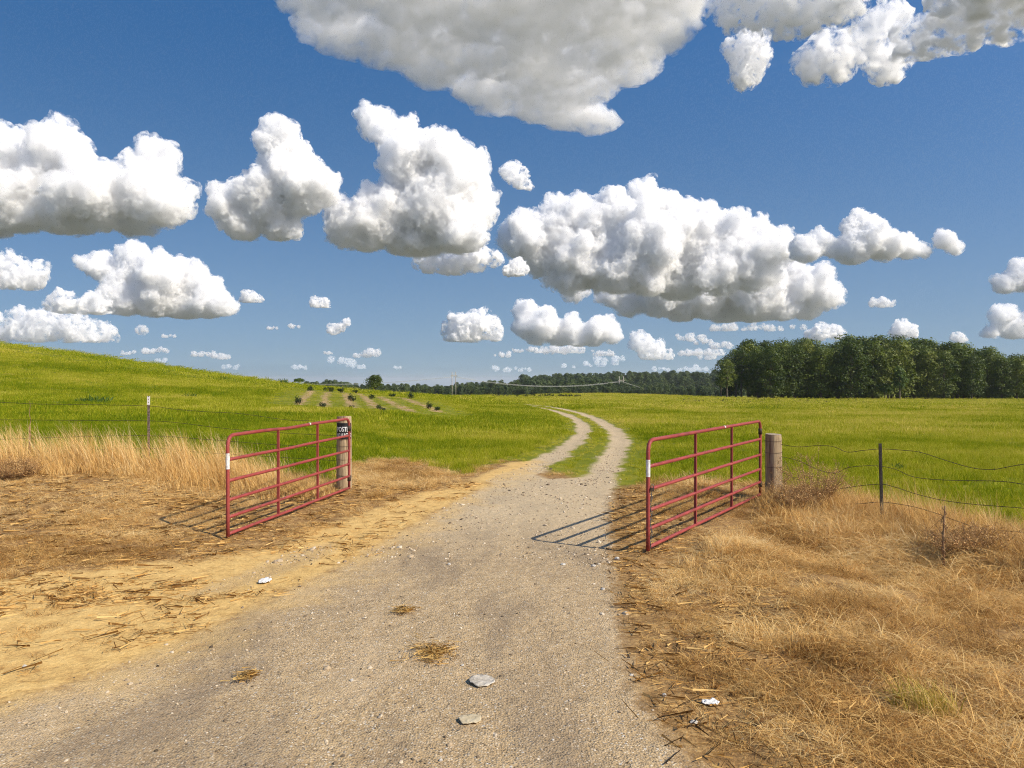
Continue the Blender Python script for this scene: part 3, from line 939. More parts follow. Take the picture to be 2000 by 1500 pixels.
pA, sA_ = h_frame(886.5, 450, 726, 'two-legged wooden power pole against the sky behind the nursery rows', 2.3, 2.2)
pB, sB_ = h_frame(1213.5, 500, 735, 'two-legged wooden power pole in front of the wooded hill', 3.1, 2.6)
p0 = Vector(((300 - HX) / FPX * 400, 400, EYE + (HY - 731) / FPX * 400))
pC = Vector(((1420 - HX) / FPX * 700, 700, EYE + (HY - 776) / FPX * 700))


def cable(a, b, sag, offs, label):
    e = empty('power_line', a)
    for k, of in enumerate(offs):
        mb = MB(); pts_ = []
        for i in range(25):
            t = i / 24; q = (b - a) * t + Vector((0, of, of * .12)); q.z -= 4 * sag * t * (1 - t); pts_.append(q)
        mb.tube(pts_, .04, 5); mb.build('wire', M['cable'], e)
    tag(e, label, 'power line', None)


cable(p0, pA, 5.2, (-2, 0, 2), 'sunlit power cables strung from the hill to the first pole')
cable(pA, pB, 4.6, (-2, 0, 2), 'sunlit power cables sagging between the two wooden poles')
cable(pB, pC, 5.0, (-2.6, 0, 2.6), 'power cables dropping away past the wooded hill')


# ------------------------------------------------------------------ gates
def paint_material():
    m, nt, bs = new_mat('red_gate_paint'); k = N(nt)
    pos = k.n('ShaderNodeTexCoord').outputs['Object']
    n = k.noise(pos, 5, 5, .6); n2 = k.noise(pos, 55, 3, .6)
    c = k.ramp(n, [(.3, (.225, .036, .032)), (.7, (.34, .066, .056))])
    c = k.mix(k.sm(n2, .62, .70), c, (.36, .16, .13)); n3 = k.noise(pos, 2.2, 6, .7); c = k.mix(k.math('MULTIPLY', k.sm(n3, .52, .66), .5), c, (.13, .045, .03))
    k.l(c, bs.inputs['Base Color']); bs.inputs['Roughness'].default_value = .55; bs.inputs['Specular IOR Level'].default_value = .3
    k.l(k.bump(n2, .12, .003), bs.inputs['Normal'])
    return m


M['paint'] = paint_material()
M['tape'] = noisy_material('worn_white_tape', [(.3, (.45, .44, .42)), (.6, (.78, .78, .76))], 30, 4, .6, .1)
M['steel'] = noisy_material('rusty_steel', [(.3, (.035, .025, .02)), (.6, (.10, .065, .045)), (.8, (.17, .10, .06))], 30, 4, .7, .2, metallic=.4)
M['galv'] = noisy_material('dull_chain_steel', [(.3, (.12, .11, .10)), (.7, (.28, .27, .25))], 30, 4, .5, .1, metallic=.7)


def gate(a, b, z0, label, dent):
    """tube gate from its free end a to its hinged end b (plan points), bottom rail at z0"""
    a = Vector((a[0], a[1], 0)); b = Vector((b[0], b[1], 0)); L = (b - a).length; d = (b - a) / L
    e = empty('tube_gate', (a.x, a.y, z0), math.atan2(d.y, d.x)); H = 1.27; r = .024
    # local x runs along the gate
    def wob(x, amt): return amt * math.exp(-((x - L * .42) / .45) ** 2)
    mb = MB(); pts_ = fillet([(0, 0, -.04), (0, 0, H), (L, 0, H), (L, 0, -.02)], .15, 7)
    full = []
    for p_, q_ in zip(pts_[:-1], pts_[1:]):
        k = max(1, int((q_ - p_).length / .25))
        for i in range(k): full.append(p_.lerp(q_, i / k))
    full.append(pts_[-1])
    full = [Vector((p_.x, p_.y + wob(p_.x, dent * .6), p_.z - wob(p_.x, dent))) if p_.z > H - .02 else p_ for p_ in full]
    mb.tube(full, r, 12); mb.build('frame', M['paint'], e)
    for i, fz in enumerate((.755, .54, .345, .17, .0)):
        mb = MB(); k = 22; dd = dent * (.7 if i == 0 else .25)
        mb.tube([(L * j / k, wob(L * j / k, dd), H * fz - wob(L * j / k, dd)) for j in range(k + 1)], r * .92, 10); mb.build('rail', M['paint'], e)
    for f in (1 / 3, 2 / 3):
        mb = MB(); mb.box((L * f, .0, H * .5), (.024, .034, H - .01)); o = mb.build('brace', M['paint'], e, False)
    mb = MB(); mb.tube([(0, 0, H * .66), (0, 0, H * .82)], r * 1.06, 12, False); o = mb.build('reflector_tape', M['tape'], e); o['label'] = 'worn white tape on the gate end'
    mb = MB(); mb.tube([(L * .585, 0, H + .001), (L * .595, 0, H + .001)], r * 1.02, 12, False); mb.build('paint_chip', M['tape'], e)
    for fz in (.86, .14):
        mb = MB(); mb.tube([(L, 0, H * fz - .05), (L, 0, H * fz + .05)], r * 1.35, 10); mb.tube([(L + .02, 0, H * fz), (L + .17, .03, H * fz)], .011, 7); mb.build('hinge', M['steel'], e)
    tag(e, label, 'gate')
    return e, d


GL0, GL1 = (-3.66, 9.55), (-2.99, 13.62)
GR0, GR1 = (1.615, 8.80), (4.30, 12.85)
gate(GL0, GL1, .05, 'open red tube gate in front of the signed wooden post', .018)
gr, gd = gate(GR0, GR1, .05, 'open red tube gate hinged at the plain wooden post, chain on its end', .0)

# chain on the free end of the right-hand gate
link_me = None
ch = empty('gate_chain', (GR0[0] + .03, GR0[1] - .005, 0))
tag(ch, 'short rusty steel chain hanging from the free end of the gate', 'chain')
lm = MB(); ring = [(.009 * math.cos(t), 0, .017 * math.sin(t) + (.006 if math.sin(t) > 0 else -.006)) for t in [2 * math.pi * i / 14 for i in range(15)]]
lm.tube(ring, .0036, 6, False)
link_me = bpy.data.meshes.new('link'); link_me.from_pydata(lm.v, [], lm.f); link_me.update(); link_me.materials.append(M['galv'])
for i in range(22):
    o = link('link', link_me, None, ch, (.012 * math.sin(i * .9), .006 * math.cos(i * 1.3), .70 - i * .030)); o.rotation_euler = (0, .1 * math.sin(i * 1.7), (i % 2) * 1.571 + .2)
lock = empty('padlock', (GR0[0] + .045, GR0[1] - .02, .74))
mb = MB(); mb.box((0, 0, 0), (.045, .022, .042)); mb.build('body', M['steel'], lock, False)
mb = MB(); mb.tube(fillet([(-.015, 0, .02), (-.015, 0, .055), (.015, 0, .055), (.015, 0, .02)], .012, 4), .005, 6); mb.build('shackle', M['galv'], lock)
tag(lock, 'small dark padlock on the gate chain', 'padlock')


# ------------------------------------------------------------------ wooden gate posts and the sign
def post_material():
    m, nt, bs = new_mat('weathered_post'); k = N(nt)
    mp = k.n('ShaderNodeMapping'); k.l(k.n('ShaderNodeTexCoord').outputs['Object'], mp.inputs[0]); mp.inputs['Scale'].default_value = (1, 1, .06)
    g1 = k.noise(mp.outputs[0], 42, 5, .65); g2 = k.noise(mp.outputs[0], 12, 4, .6)
    c = k.ramp(g1, [(.28, (.11, .072, .040)), (.45, (.34, .25, .15)), (.62, (.48, .37, .23)), (.8, (.60, .48, .31))])
    c = k.mix(k.math('MULTIPLY', k.sm(g2, .5, .68), .5), c, (.15, .105, .068))
    k.l(c, bs.inputs['Base Color']); bs.inputs['Roughness'].default_value = .92; bs.inputs['Specular IOR Level'].default_value = .15
    k.l(k.bump(g1, .8, .012), bs.inputs['Normal'])
    return m


M['post'] = post_material()
M['endgrain'] = noisy_material('post_end_grain', [(.3, (.20, .15, .10)), (.7, (.42, .34, .24))], 40, 4, .95, .3)


def gate_post(x, y, top, r, label, lean=(0, 0), seed=0):
    g = float(terrain(x, y)); H = top - g
    rr = random.Random(seed)
    e = empty('wooden_post', (x, y, g)); e.rotation_euler = (lean[0], lean[1], rr.uniform(0, 6))
    nseg, n = 14, 40; ph = [rr.uniform(0, 6.28) for _ in range(6)]
    crack = [rr.uniform(0, 6.28) for _ in range(4)]
    v = []; f = []
    for i in range(nseg + 1):
        t = i / nseg; z = -.3 + (H + .3) * t
        for k in range(n):
            a = 2 * math.pi * k / n; q = r * (1.04 - .08 * t) * (1 + .02 * math.sin(3 * a + ph[0]) + .015 * math.sin(5 * a + ph[1] + t) + .01 * math.sin(9 * a + ph[2] - 2 * t))
            for c in crack:
                dd = abs((a - c - .12 * math.sin(4 * t + c) + math.pi) % (2 * math.pi) - math.pi)
                q -= r * .10 * math.exp(-(dd / .07) ** 2) * (.35 + .65 * t)
            if i == nseg: q *= .965
            v.append((q * math.cos(a), q * math.sin(a), z + (.008 * math.sin(a + ph[3]) if i == nseg else 0)))
    for i in range(nseg):
        for k in range(n):
            a = i * n + k; b = i * n + (k + 1) % n; f.append((a, b, b + n, a + n))
    me = bpy.data.meshes.new('shaft'); me.from_pydata(v, [], f); me.update(); me.polygons.foreach_set('use_smooth', [True] * len(f))
    link('shaft', me, M['post'], e)
    tv = [v[nseg * n + k] for k in range(n)] + [(0, 0, H + .004)]
    me = bpy.data.meshes.new('top'); me.from_pydata(tv, [], [(k, (k + 1) % n, n) for k in range(n)]); me.update(); link('end_grain', me, M['endgrain'], e)
    for hz in (.25, .55, .8, 1.0):
        if hz > H: continue
        mb = MB(); mb.tube([((r * 1.03) * math.cos(t), (r * 1.03) * math.sin(t), hz + .01 * math.sin(t)) for t in [2 * math.pi * i / 20 for i in range(21)]], .0028, 5, False); mb.build('wire_wrap', M['steel'], e)
    tag(e, label, 'post')
    return e, H


zl = EYE - (813 - HY) / FPX * 14.05
xl = (672 - HX) / FPX * 14.05
gate_post(xl, 14.05, zl, .142, 'thick weathered wooden post that carries the black sign', (.0, .0), 1)
xr = (1512 - HX) / FPX * 13.0
gate_post(xr, 13.0, EYE - (848 - HY) / FPX * 13.0, .142, 'thick weathered wooden post that starts the sagging barbed wire fence', (.0, -.012), 2)

# sign bent round the left post
M['signblack'] = noisy_material('black_sign', [(.3, (.010, .010, .011)), (.7, (.022, .022, .024))], 8, 3, .5, .1)
M['signwhite'] = noisy_material('white_lettering', [(.3, (.62, .62, .60)), (.6, (.78, .78, .76))], 12, 3, .6, 0)


def sign(x, y, z, r, w, h, face):
    e = empty('sign', (x, y, z), face)
    v = []; f = []; n = 24; th = .004
    for rad in (r, r + th):
        for i in range(n + 1):
            a = (i / n - .5) * w / r
            for zz in (-h / 2, h / 2): v.append((rad * math.sin(a), -rad * math.cos(a), zz))
    m_ = 2 * (n + 1)
    for i in range(n):
        a = 2 * i; f.append((m_ + a, m_ + a + 2, m_ + a + 3, m_ + a + 1)); f.append((a, a + 1, a + 3, a + 2))
        f.append((a + 1, m_ + a + 1, m_ + a + 3, a + 3)); f.append((a, a + 2, m_ + a + 2, m_ + a))
    f.append((0, m_, m_ + 1, 1)); a = 2 * n; f.append((a, a + 1, m_ + a + 1, m_ + a))
    me = bpy.data.meshes.new('plate'); me.from_pydata(v, [], f); me.update(); link('plate', me, M['signblack'], e)
    for txt, zc, hh, ww in (('POSTED', .035, .092, .92), ('NO HUNTING', -.073, .068, .94)):
        cu = bpy.data.curves.new('lettering', 'FONT'); cu.body = txt; cu.align_x = 'CENTER'; cu.align_y = 'CENTER'; cu.size = 1; cu.offset = .018; cu.resolution_u = 3
        to = bpy.data.objects.new('lettering', cu); COL.objects.link(to)
        bpy.context.view_layer.update()
        me = bpy.data.meshes.new_from_object(to.evaluated_get(bpy.context.evaluated_depsgraph_get()))
        bpy.data.objects.remove(to)
        bm = bmesh.new(); bm.from_mesh(me)
        xs = [q.co.x for q in bm.verts]; ys = [q.co.y for q in bm.verts]; bw = max(xs) - min(xs); bh = max(ys) - min(ys); cx = (max(xs) + min(xs)) / 2; cyy = (max(ys) + min(ys)) / 2
        for s_ in range(-12, 13):
            bmesh.ops.bisect_plane(bm, geom=bm.verts[:] + bm.edges[:] + bm.faces[:], plane_co=(cx + s_ / 25 * bw, 0, 0), plane_no=(1, 0, 0))
        for q in bm.verts:
            a = (q.co.x - cx) / bw * w * ww / r; zz = zc + (q.co.y - cyy) / bh * hh
            q.co = Vector(((r + th + .0025) * math.sin(a), -(r + th + .0025) * math.cos(a), zz))
        bm.to_mesh(me); bm.free()
        link('lettering', me, M['signwhite'], e)
    tag(e, 'black sign with white words POSTED NO HUNTING wrapped round the wooden post', 'sign')


sign(xl, 14.05, EYE - (842 - HY) / FPX * 13.92, .149, .30, .30, .22)


# ------------------------------------------------------------------ barbed wire fences
M['tpost_dark'] = noisy_material('dark_steel_post', [(.3, (.012, .011, .011)), (.7, (.035, .028, .026))], 20, 4, .6, .2)
M['tpost_brown'] = noisy_material('brown_steel_post', [(.3, (.05, .035, .024)), (.5, (.13, .10, .075)), (.7, (.24, .20, .16))], 25, 4, .8, .2)
M['white'] = noisy_material('white_post_tip', [(.3, (.50, .48, .44)), (.45, (.66, .65, .62)), (.7, (.72, .71, .68))], 40, 4, .6, .1)


def t_post(e, x, y, top, mat, lean, tip=None, name='steel_post'):
    g = float(terrain(x, y)); H = top - g
    o = empty('x')
    bpy.data.objects.remove(o)
    mb = MB(); mb.box((0, 0, H / 2 - .15), (.044, .007, H + .3)); mb.box((0, .021, H / 2 - .15), (.006, .036, H + .294))
    for i in range(int(H / .055)):
        mb.box((0, -.0065, .06 + i * .055), (.014, .007, .016))
    p_ = mb.build(name, mat, e, False); p_.location = Vector((x, y, g)) - e.location; p_.rotation_euler = (lean[1], lean[0], .15)
    if tip:
        mb = MB(); mb.box((0, 0, H - tip / 2 + .002), (.048, .012, tip)); mb.box((0, .022, H - tip / 2 + .001), (.011, .04, tip))
        c = mb.build('white_tip', M['white'], p_, False)
    return p_


def fence_depth(px, A, B):
    """depth where the sight line of this column meets the fence line A-B"""
    k = (px - HX) / FPX
    den = (B[0] - A[0]) - k * (B[1] - A[1])
    t = (k * A[1] - A[0]) / den
    return A[1] + t * (B[1] - A[1])


def strand(e, pts_px, seg, r=.0026, kind='wire'):
    P3 = []
    for px, py in pts_px:
        A, B = seg(px); d = fence_depth(px, A, B)
        P3.append(Vector(((px - HX) / FPX * d, d, EYE - (py - HY) / FPX * d)))
    P3 = [Vector(p_) for p_ in spl(P3, 6)]
    mb = MB(); mb.tube([p_ - e.location for p_ in P3], r, 5, True)
    w = mb.build('wire', M['steel'], e)
    bb = MB(); acc = 0; rb = random.Random(int(pts_px[0][0] * 7 + pts_px[0][1]))
    for a, b in zip(P3[:-1], P3[1:]):
        L = (b - a).length; acc += L
        if acc > .125 and L > 1e-4:
            acc = 0; d = (b - a).normalized(); c = (a + b) / 2 - e.location
            for _ in range(2):
                u = d.orthogonal().normalized(); u.rotate(Matrix.Rotation(rb.uniform(0, 6.28), 3, d))
                bb.tube([c - u * .014 + d * .004, c + u * .014 - d * .004], .0016, 4)
    if bb.v:
        o = bb.build('barbs', M['steel'], w); o['kind'] = 'stuff'
    return w


# right-hand fence
A0 = (xr, 13.0); zt = 10.7; A1 = ((1724 - HX) / FPX * zt, zt); A2 = (A1[0] + (A1[0] - A0[0]) * 1.35, A1[1] + (A1[1] - A0[1]) * 1.35)
fr = empty('barbed_wire_fence', G(A1[0], A1[1]))
tag(fr, 'sagging barbed wire fence on a black steel post beside the dry weeds', 'fence')
t_post(fr, A1[0], A1[1], EYE - (866 - HY) / FPX * zt, M['tpost_dark'], (-.03, 0))
t_post(fr, A2[0], A2[1], float(terrain(*A2)) + 1.15, M['tpost_dark'], (-.03, 0))
rseg = lambda px: (A0, A1) if px < 1722 else (A1, A2)
strand(fr, [(1526, 868), (1560, 873), (1600, 870), (1630, 873), (1655, 883), (1685, 880), (1722, 877), (1770, 880), (1800, 884), (1850, 900), (1900, 914), (1940, 917), (1975, 911), (2040, 900)], rseg, .0042)
strand(fr, [(1526, 892), (1560, 900), (1600, 918), (1632, 924), (1655, 914), (1690, 910), (1722, 911), (1750, 917), (1787, 932), (1850, 938), (1950, 940), (2000, 946), (2040, 950)], rseg, .0042)
strand(fr, [(1528, 922), (1560, 938), (1600, 960), (1640, 955), (1680, 949), (1722, 946), (1750, 952), (1790, 965), (1840, 977), (1900, 985), (2000, 993), (2040, 1000)], rseg, .0042)
strand(fr, [(1529, 948), (1570, 968), (1620, 985), (1680, 984), (1723, 981), (1780, 989), (1830, 1003), (1870, 1018), (1920, 1033), (2000, 1040), (2040, 1046)], rseg, .004)
strand(fr, [(1843, 1008), (1836, 1040), (1840, 1075), (1846, 1112)], lambda px: (A1, A2), .006)

# left-hand fence
B0 = (xl, 14.05); B1 = ((290 - HX) / FPX * 13.9, 13.9); B2 = (-13.5, 13.8)
fl = empty('barbed_wire_fence', G(B1[0], B1[1]))
tag(fl, 'barbed wire fence on a white-tipped steel post in tall bleached grass', 'fence')
t_post(fl, B1[0], B1[1], EYE - (774 - HY) / FPX * 13.9, M['tpost_brown'], (.0, 0), .16)
t_post(fl, B2[0], B2[1], float(terrain(*B2)) + 1.25, M['tpost_brown'], (.0, 0), .16)
lseg = lambda px: (B1, B0) if px > 290 else (B2, B1)
strand(fl, [(-160, 784), (0, 786), (70, 789), (160, 790), (290, 793), (340, 799), (400, 804), (470, 808), (560, 820), (610, 822), (658, 825)], lseg, .0038)
strand(fl, [(-160, 820), (0, 820), (150, 821), (290, 822), (350, 826), (450, 838), (560, 846), (658, 851)], lseg, .0038)
strand(fl, [(-160, 860), (0, 858), (150, 853), (290, 851), (400, 858), (530, 868), (658, 874)], lseg, .0038)
strand(fl, [(-160, 885), (0, 884), (290, 876), (400, 884), (658, 900)], lseg, .0036)
# vine-wrapped stake in the left fence
d = fence_depth(60, B2, B1)
st = empty('old_stake', G((58 - HX) / FPX * d, d))
mb = MB(); mb.tube([(-.02, 0, -.1), (-.01, 0, .3), (.0, 0, .75)], .018, 7, True, [.024, .02, .012]); mb.build('shaft', M['twig'], st)
mb = MB(); mb.tube([(.03 * math.sin(i * .8) * (1 - i / 40), .03 * math.cos(i * .8) * (1 - i / 40), i * .035) for i in range(36)], .005, 5); mb.build('vine', M['twig'], st)
tag(st, 'thin vine-wrapped stake standing alone in the tall bleached grass', 'stake')
# twig stake in the right fence
q = P(1845, 1115); d = q[1]
st = empty('old_stake', G(q[0], q[1]))
hgt = (1118 - 990) / FPX * d
mb = MB(); mb.tube([(.01, 0, -.1), (-.01, 0, hgt * .45), (.01, 0, hgt)], .012, 7, True, [.016, .013, .008]); mb.build('shaft', M['twig'], st)
mb = MB(); mb.tube([(.022 * math.sin(i * .9), .022 * math.cos(i * .9), i * hgt / 34) for i in range(35)], .005, 5); mb.build('vine', M['twig'], st)
tag(st, 'crooked dark twig stake in the brown weeds below the sagging wire', 'stake')


# ------------------------------------------------------------------ weeds
def dry_weed(x, y, H, W, seed, label):
    rng = np.random.default_rng(seed); e = empty('dry_weed', G(x, y, -.02))
    mb = MB(); C = []
    for i in range(80):
        a = rng.uniform(0, 6.28); r = W * .5 * math.sqrt(rng.uniform(0, 1)); h = H * rng.uniform(.45, 1.0) * (1 - .35 * (r / (W * .5)) ** 2)
        p0_ = Vector((math.cos(a) * r * .25, math.sin(a) * r * .25, 0)); p1 = Vector((math.cos(a) * r * .7, math.sin(a) * r * .7, h * .6)); p2 = Vector((math.cos(a) * r, math.sin(a) * r, h))
        mb.tube([p0_, p1, p2], .004, 4, False, [.005, .0035, .0015])
        for k in range(5):
            t = rng.uniform(.25, .95); b = p0_.lerp(p1, t / .6) if t < .6 else p1.lerp(p2, (t - .6) / .4)
            a2 = rng.uniform(0, 6.28); tip = b + Vector((math.cos(a2), math.sin(a2), rng.uniform(.3, 1.2))) * rng.uniform(.06, .17)
            mb.tube([b, tip], .002, 3, False, [.0025, .001])
            for _ in range(20):
                C.append(np.array(b.lerp(tip, rng.uniform(.2, 1.1))) + rng.normal(0, .018, 3))
    mb.build('stems', M['twig'], e)['kind'] = 'stuff'
    C = np.array(C); nn = rng.normal(size=C.shape)
    me = quads('leaves', C, nn, rng.uniform(.008, .022, len(C)), rng.uniform(0, 1, len(C)), rng)
    link('leaves', me, M['dryweed'], e)['kind'] = 'stuff'
    tag(e, label, 'weed')


q = P(1605, 1000); dry_weed(q[0], 11.9, .98, 1.45, 1, 'big round brown dead weed beside the plain wooden post')
dry_weed(q[0] - .42, 11.5, .5, .9, 2, 'low brown dead weed at the foot of the plain wooden post')
q = P(1875, 1100); dry_weed(q[0] + .25, q[1] + .3, .42, 1.1, 4, 'low twiggy brown weed next to the crooked twig stake')
q = P(30, 935); dry_weed(q[0], q[1], .42, 1.0, 5, 'dark brown dead weed low in the grass below the vine-wrapped stake')


def leaf_weed(px, py, wpx, hpx, seed, label):
    rng = np.random.default_rng(seed); q = P(px, py); u = q[1] / FPX; W = wpx * u; H = hpx * u
    n = 70
    me = blades('leaves', n, W * .42, (H * .45, H * 1.05), (H * .09, H * .17), (.15, .75), (.1, .5), rng, 4)
    e = empty('leafy_weed', G(q[0], q[1], -.02)); link('leaves', me, M['weed'], e)['kind'] = 'stuff'
    tag(e, label, 'weed')


leaf_weed(190, 786, 62, 22, 1, 'broad-leaved dark green weed above the wire on the slope')
leaf_weed(165, 786, 40, 14, 11, 'lower dark green weed hugging the broad-leaved one on the slope')
leaf_weed(430, 742, 50, 12, 2, 'green weed clump on the crest of the grassy hill')
leaf_weed(556, 751, 14, 15, 3, 'pointed green weed at the right end of the hill crest')
leaf_weed(370, 776, 36, 12, 4, 'faint green weed patch halfway up the grassy slope')
leaf_weed(1757, 918, 30, 18, 5, 'blue-green spiky weed in the field behind the black steel post')
leaf_weed(1270, 803, 16, 8, 6, 'dark weed speck out in the yellow-green field')
leaf_weed(1465, 788, 26, 5, 7, 'flat dark weed patch far out before the grove')

# green-gold tuft of living grass in the near right verge
q = P(1810, 1385)
rng = np.random.default_rng(77)
e = empty('grass_tuft', G(q[0], q[1], -.01))
me = blades('blades', 260, .19, (.12, .30), (.004, .008), (.3, 1.3), (.1, .7), rng, 4, (-.35, 0, 0)); link('blades', me, None, e)['kind'] = 'stuff'
M['tuft'] = leaf_material('tuft_blade', [(0, (.20, .19, .02)), (.4, (.42, .34, .045)), (.7, (.62, .43, .09)), (1, (.78, .58, .22))], .35, 0)
me.materials.append(M['tuft'])
tag(e, 'half-green clump of long grass in the dry verge near the camera', 'grass tuft')


# ------------------------------------------------------------------ stones, litter and straw on the road
def lying(name, px, py, me, mat, s, label, cat, rz=0, dz=0.0, group=None):
    q = P(px, py)
    o = link(name, me, mat, None, G(q[0], q[1], dz)); o.scale = s if isinstance(s, tuple) else (s, s, s); o.rotation_euler = (0, 0, rz)
    tag(o, label, cat, group)
    return o


big = [stone_mesh(700 + i, .65, 2) for i in range(5)]
ST = [(1206, 1093, 12, 'grey-white stone on the road edge below the right gate'), (1178, 1152, 9, 'lone pale stone on the road by the dry verge'),
      (1356, 1412, 14, 'largest white stone in the dry verge beside the road'), (1298, 1362, 12, 'flat white stone at the ragged road edge'),
      (1234, 1323, 8, 'small white stone just off the road edge'), (903, 1302, 8, 'small pale stone behind the grey scrap on the road'),
      (1230, 1182, 8, 'small grey-white stone at the verge, halfway along it'), (1452, 1443, 7, 'small white stone among straw by the verge'),
      (686, 1333, 10, 'elongated pale stone alone on the left half of the road'), (1460, 1312, 10, 'whitish stone half hidden in the dry verge'),
      (860, 1490, 10, 'pale stone low in the centre of the road'), (1160, 1107, 9, 'dark-edged stone on the road before the gate shadow'),
      (1100, 1104, 9, 'pale stone lying on the road behind the gate shadow tip'), (46, 1305, 10, 'pale stone on the sandy strip beside the road'),
      (877, 1105, 8, 'dark stone near the middle of the road'), (1080, 1448, 7, 'dark chip of stone on the near road')]
for i, (px, py, w, lb) in enumerate(ST):
    q = P(px, py); s = w / FPX * q[1] * .5
    lying('stone', px, py, big[i % 5], M['rock'] if 'dark' not in lb else M['gravel'], s, lb, 'stone', i * 1.7, s * .25)


def scrap(name, px, py, wpx, hpx, mat, label, cat, seed, lift):
    """a crumpled sheet"""
    q = P(px, py); u = q[1] / FPX; W = wpx * u; D = hpx * u * q[1] / 1.9
    r = np.random.default_rng(seed); n, m_ = 16, 12
    a = np.linspace(-1, 1, n); b = np.linspace(-1, 1, m_); A, B = np.meshgrid(a, b)
    rad = np.hypot(A, B); X = A * W * .5 * np.sqrt(1 - .42 * B ** 2); Y = B * D * .5 * np.sqrt(1 - .42 * A ** 2)
    X = X + .1 * W * (vnoise(B * 3 + 9, A * 2 + seed, seed) - .5); Y = Y + .15 * D * (vnoise(A * 3, B * 2 + seed, seed + 1) - .5)
    Z = lift * (.1 + 1.0 * np.abs(fbm(A * 3.2 + seed, B * 2.4, seed) - .45) * 2.2 + .25 * np.abs(A)) * (1 - .3 * rad ** 2).clip(0)
    v = np.column_stack([X.ravel(), Y.ravel(), Z.ravel()]); i, j = np.meshgrid(np.arange(n - 1), np.arange(m_ - 1)); k = (j * n + i).ravel()
    f = np.column_stack([k, k + 1, k + 1 + n, k + n])
    me = mesh_np(name, v, f, True)
    o = link(name, me, mat, None, G(q[0], q[1], .012)); md = o.modifiers.new('thickness', 'SOLIDIFY'); md.thickness = .003
    tag(o, label, cat)
    return o


M['plastic'] = noisy_material('grey_film', [(.3, (.30, .265, .205)), (.5, (.46, .41, .33)), (.7, (.60, .55, .46))], 22, 5, .7, .5)
M['card'] = noisy_material('bleached_card', [(.3, (.40, .32, .19)), (.7, (.58, .50, .34))], 12, 4, .8, .3)
scrap('plastic_scrap', 942, 1336, 52, 20, M['plastic'], 'crumpled grey plastic scrap lying on the road', 'scrap', 3, .02).rotation_euler = (0, .05, -.45)
scrap('card_scrap', 918, 1412, 46, 16, M['card'], 'cream torn scrap lying on the road, nearest the camera', 'scrap', 5, .012).rotation_euler = (0, 0, .2)
scrap('paper_scrap', 517, 1138, 24, 9, M['white'], 'small white paper scrap on the sandy strip', 'scrap', 7, .03)
scrap('paper_scrap', 1388, 1379, 34, 9, M['white'], 'narrow white paper scrap in the dry verge', 'scrap', 9, .03)


def straw_pile(px, py, wpx, hpx, n, seed, label):
    rng = np.random.default_rng(seed); q = P(px, py); u = q[1] / FPX; W = wpx * u; D = hpx * u * q[1] / 1.9
    e = empty('straw_heap', G(q[0], q[1], .012))
    c = rng.normal(0, .22, (n, 2)) * np.where(rng.uniform(0, 1, (n, 1)) < .18, 1.9, 1.0); c[:, 1] += .35 * c[:, 0] * np.sin(c[:, 0] * 5); c = c * [W, D]
    az = rng.normal(.2, 1.1, n); L = rng.uniform(.03, .12, n); z = rng.uniform(.002, .02, n)
    d = np.stack([np.cos(az), np.sin(az)], 1) * L[:, None] * .5; w = np.stack([-np.sin(az), np.cos(az)], 1) * .0018
    cz = lambda xy, zz: np.column_stack([xy, zz])
    V = np.stack([cz(c - d - w, z), cz(c + d - w, z + rng.uniform(-.002, .012, n)), cz(c + d + w, z + .002), cz(c - d + w, z + .002)], 1).reshape(-1, 3)
    me = mesh_np('straws', V, np.arange(n * 4).reshape(-1, 4)); attr(me, 'v', np.repeat(rng.uniform(.3, 1, n), 4))
    link('straws', me, M['strawheap'], e)['kind'] = 'stuff'
    tag(e, label, 'straw')


M['strawheap'] = leaf_material('loose_straw', [(0, (.25, .13, .03)), (.5, (.48, .28, .075)), (1, (.66, .44, .15))], .15, 0)
straw_pile(848, 1281, 84, 38, 420, 1, 'largest flat heap of golden straw on the road')
straw_pile(787, 1198, 40, 13, 150, 2, 'small wisp of golden straw farther up the road')
straw_pile(479, 1328, 38, 20, 110, 3, 'small faded straw wisp on the left half of the road')


# ------------------------------------------------------------------ summer haze over the land
mb = MB(); mb.box((0, 17000, -185), (80400, 50600, 480))
hz = mb.build('haze', None, None, False)
m = bpy.data.materials.new('summer_haze'); m.use_nodes = True; m.node_tree.nodes.clear()
o_ = m.node_tree.nodes.new('ShaderNodeOutputMaterial'); v_ = m.node_tree.nodes.new('ShaderNodeVolumePrincipled')
v_.inputs['Color'].default_value = (.86, .93, 1.0, 1); v_.inputs['Density'].default_value = HAZE; v_.inputs['Anisotropy'].default_value = .2
m.node_tree.links.new(v_.outputs[0], o_.inputs['Volume'])
hz.data.materials.append(m)
tag(hz, 'thin bluish summer haze over the distant land', None, None, 'stuff')


# ------------------------------------------------------------------ clouds
CORE, SHELL = .66, 1.6


def cloud_material(dens, R=None, lo=.4, hi=.6):
    m = bpy.data.materials.new('cloud_vapour'); m.use_nodes = True; nt = m.node_tree; nt.nodes.clear()
    out = nt.nodes.new('ShaderNodeOutputMaterial'); v = nt.nodes.new('ShaderNodeVolumeScatter')
    v.inputs['Color'].default_value = (1, 1, 1, 1); v.inputs['Density'].default_value = dens; v.inputs['Anisotropy'].default_value = 0.0
    nt.links.new(v.outputs[0], out.inputs['Volume'])
    if R:                                      # torn vapour: density broken up by fractal noise
        k = N(nt); n = k.noise(k.n('ShaderNodeTexCoord').outputs['Object'], 2.0 / R, 6, .64, .4)
        k.l(k.math('MULTIPLY', k.sm(n, lo, hi), dens), v.inputs['Density'])
        m.cycles.volume_sampling = 'MULTIPLE_IMPORTANCE'
    return m


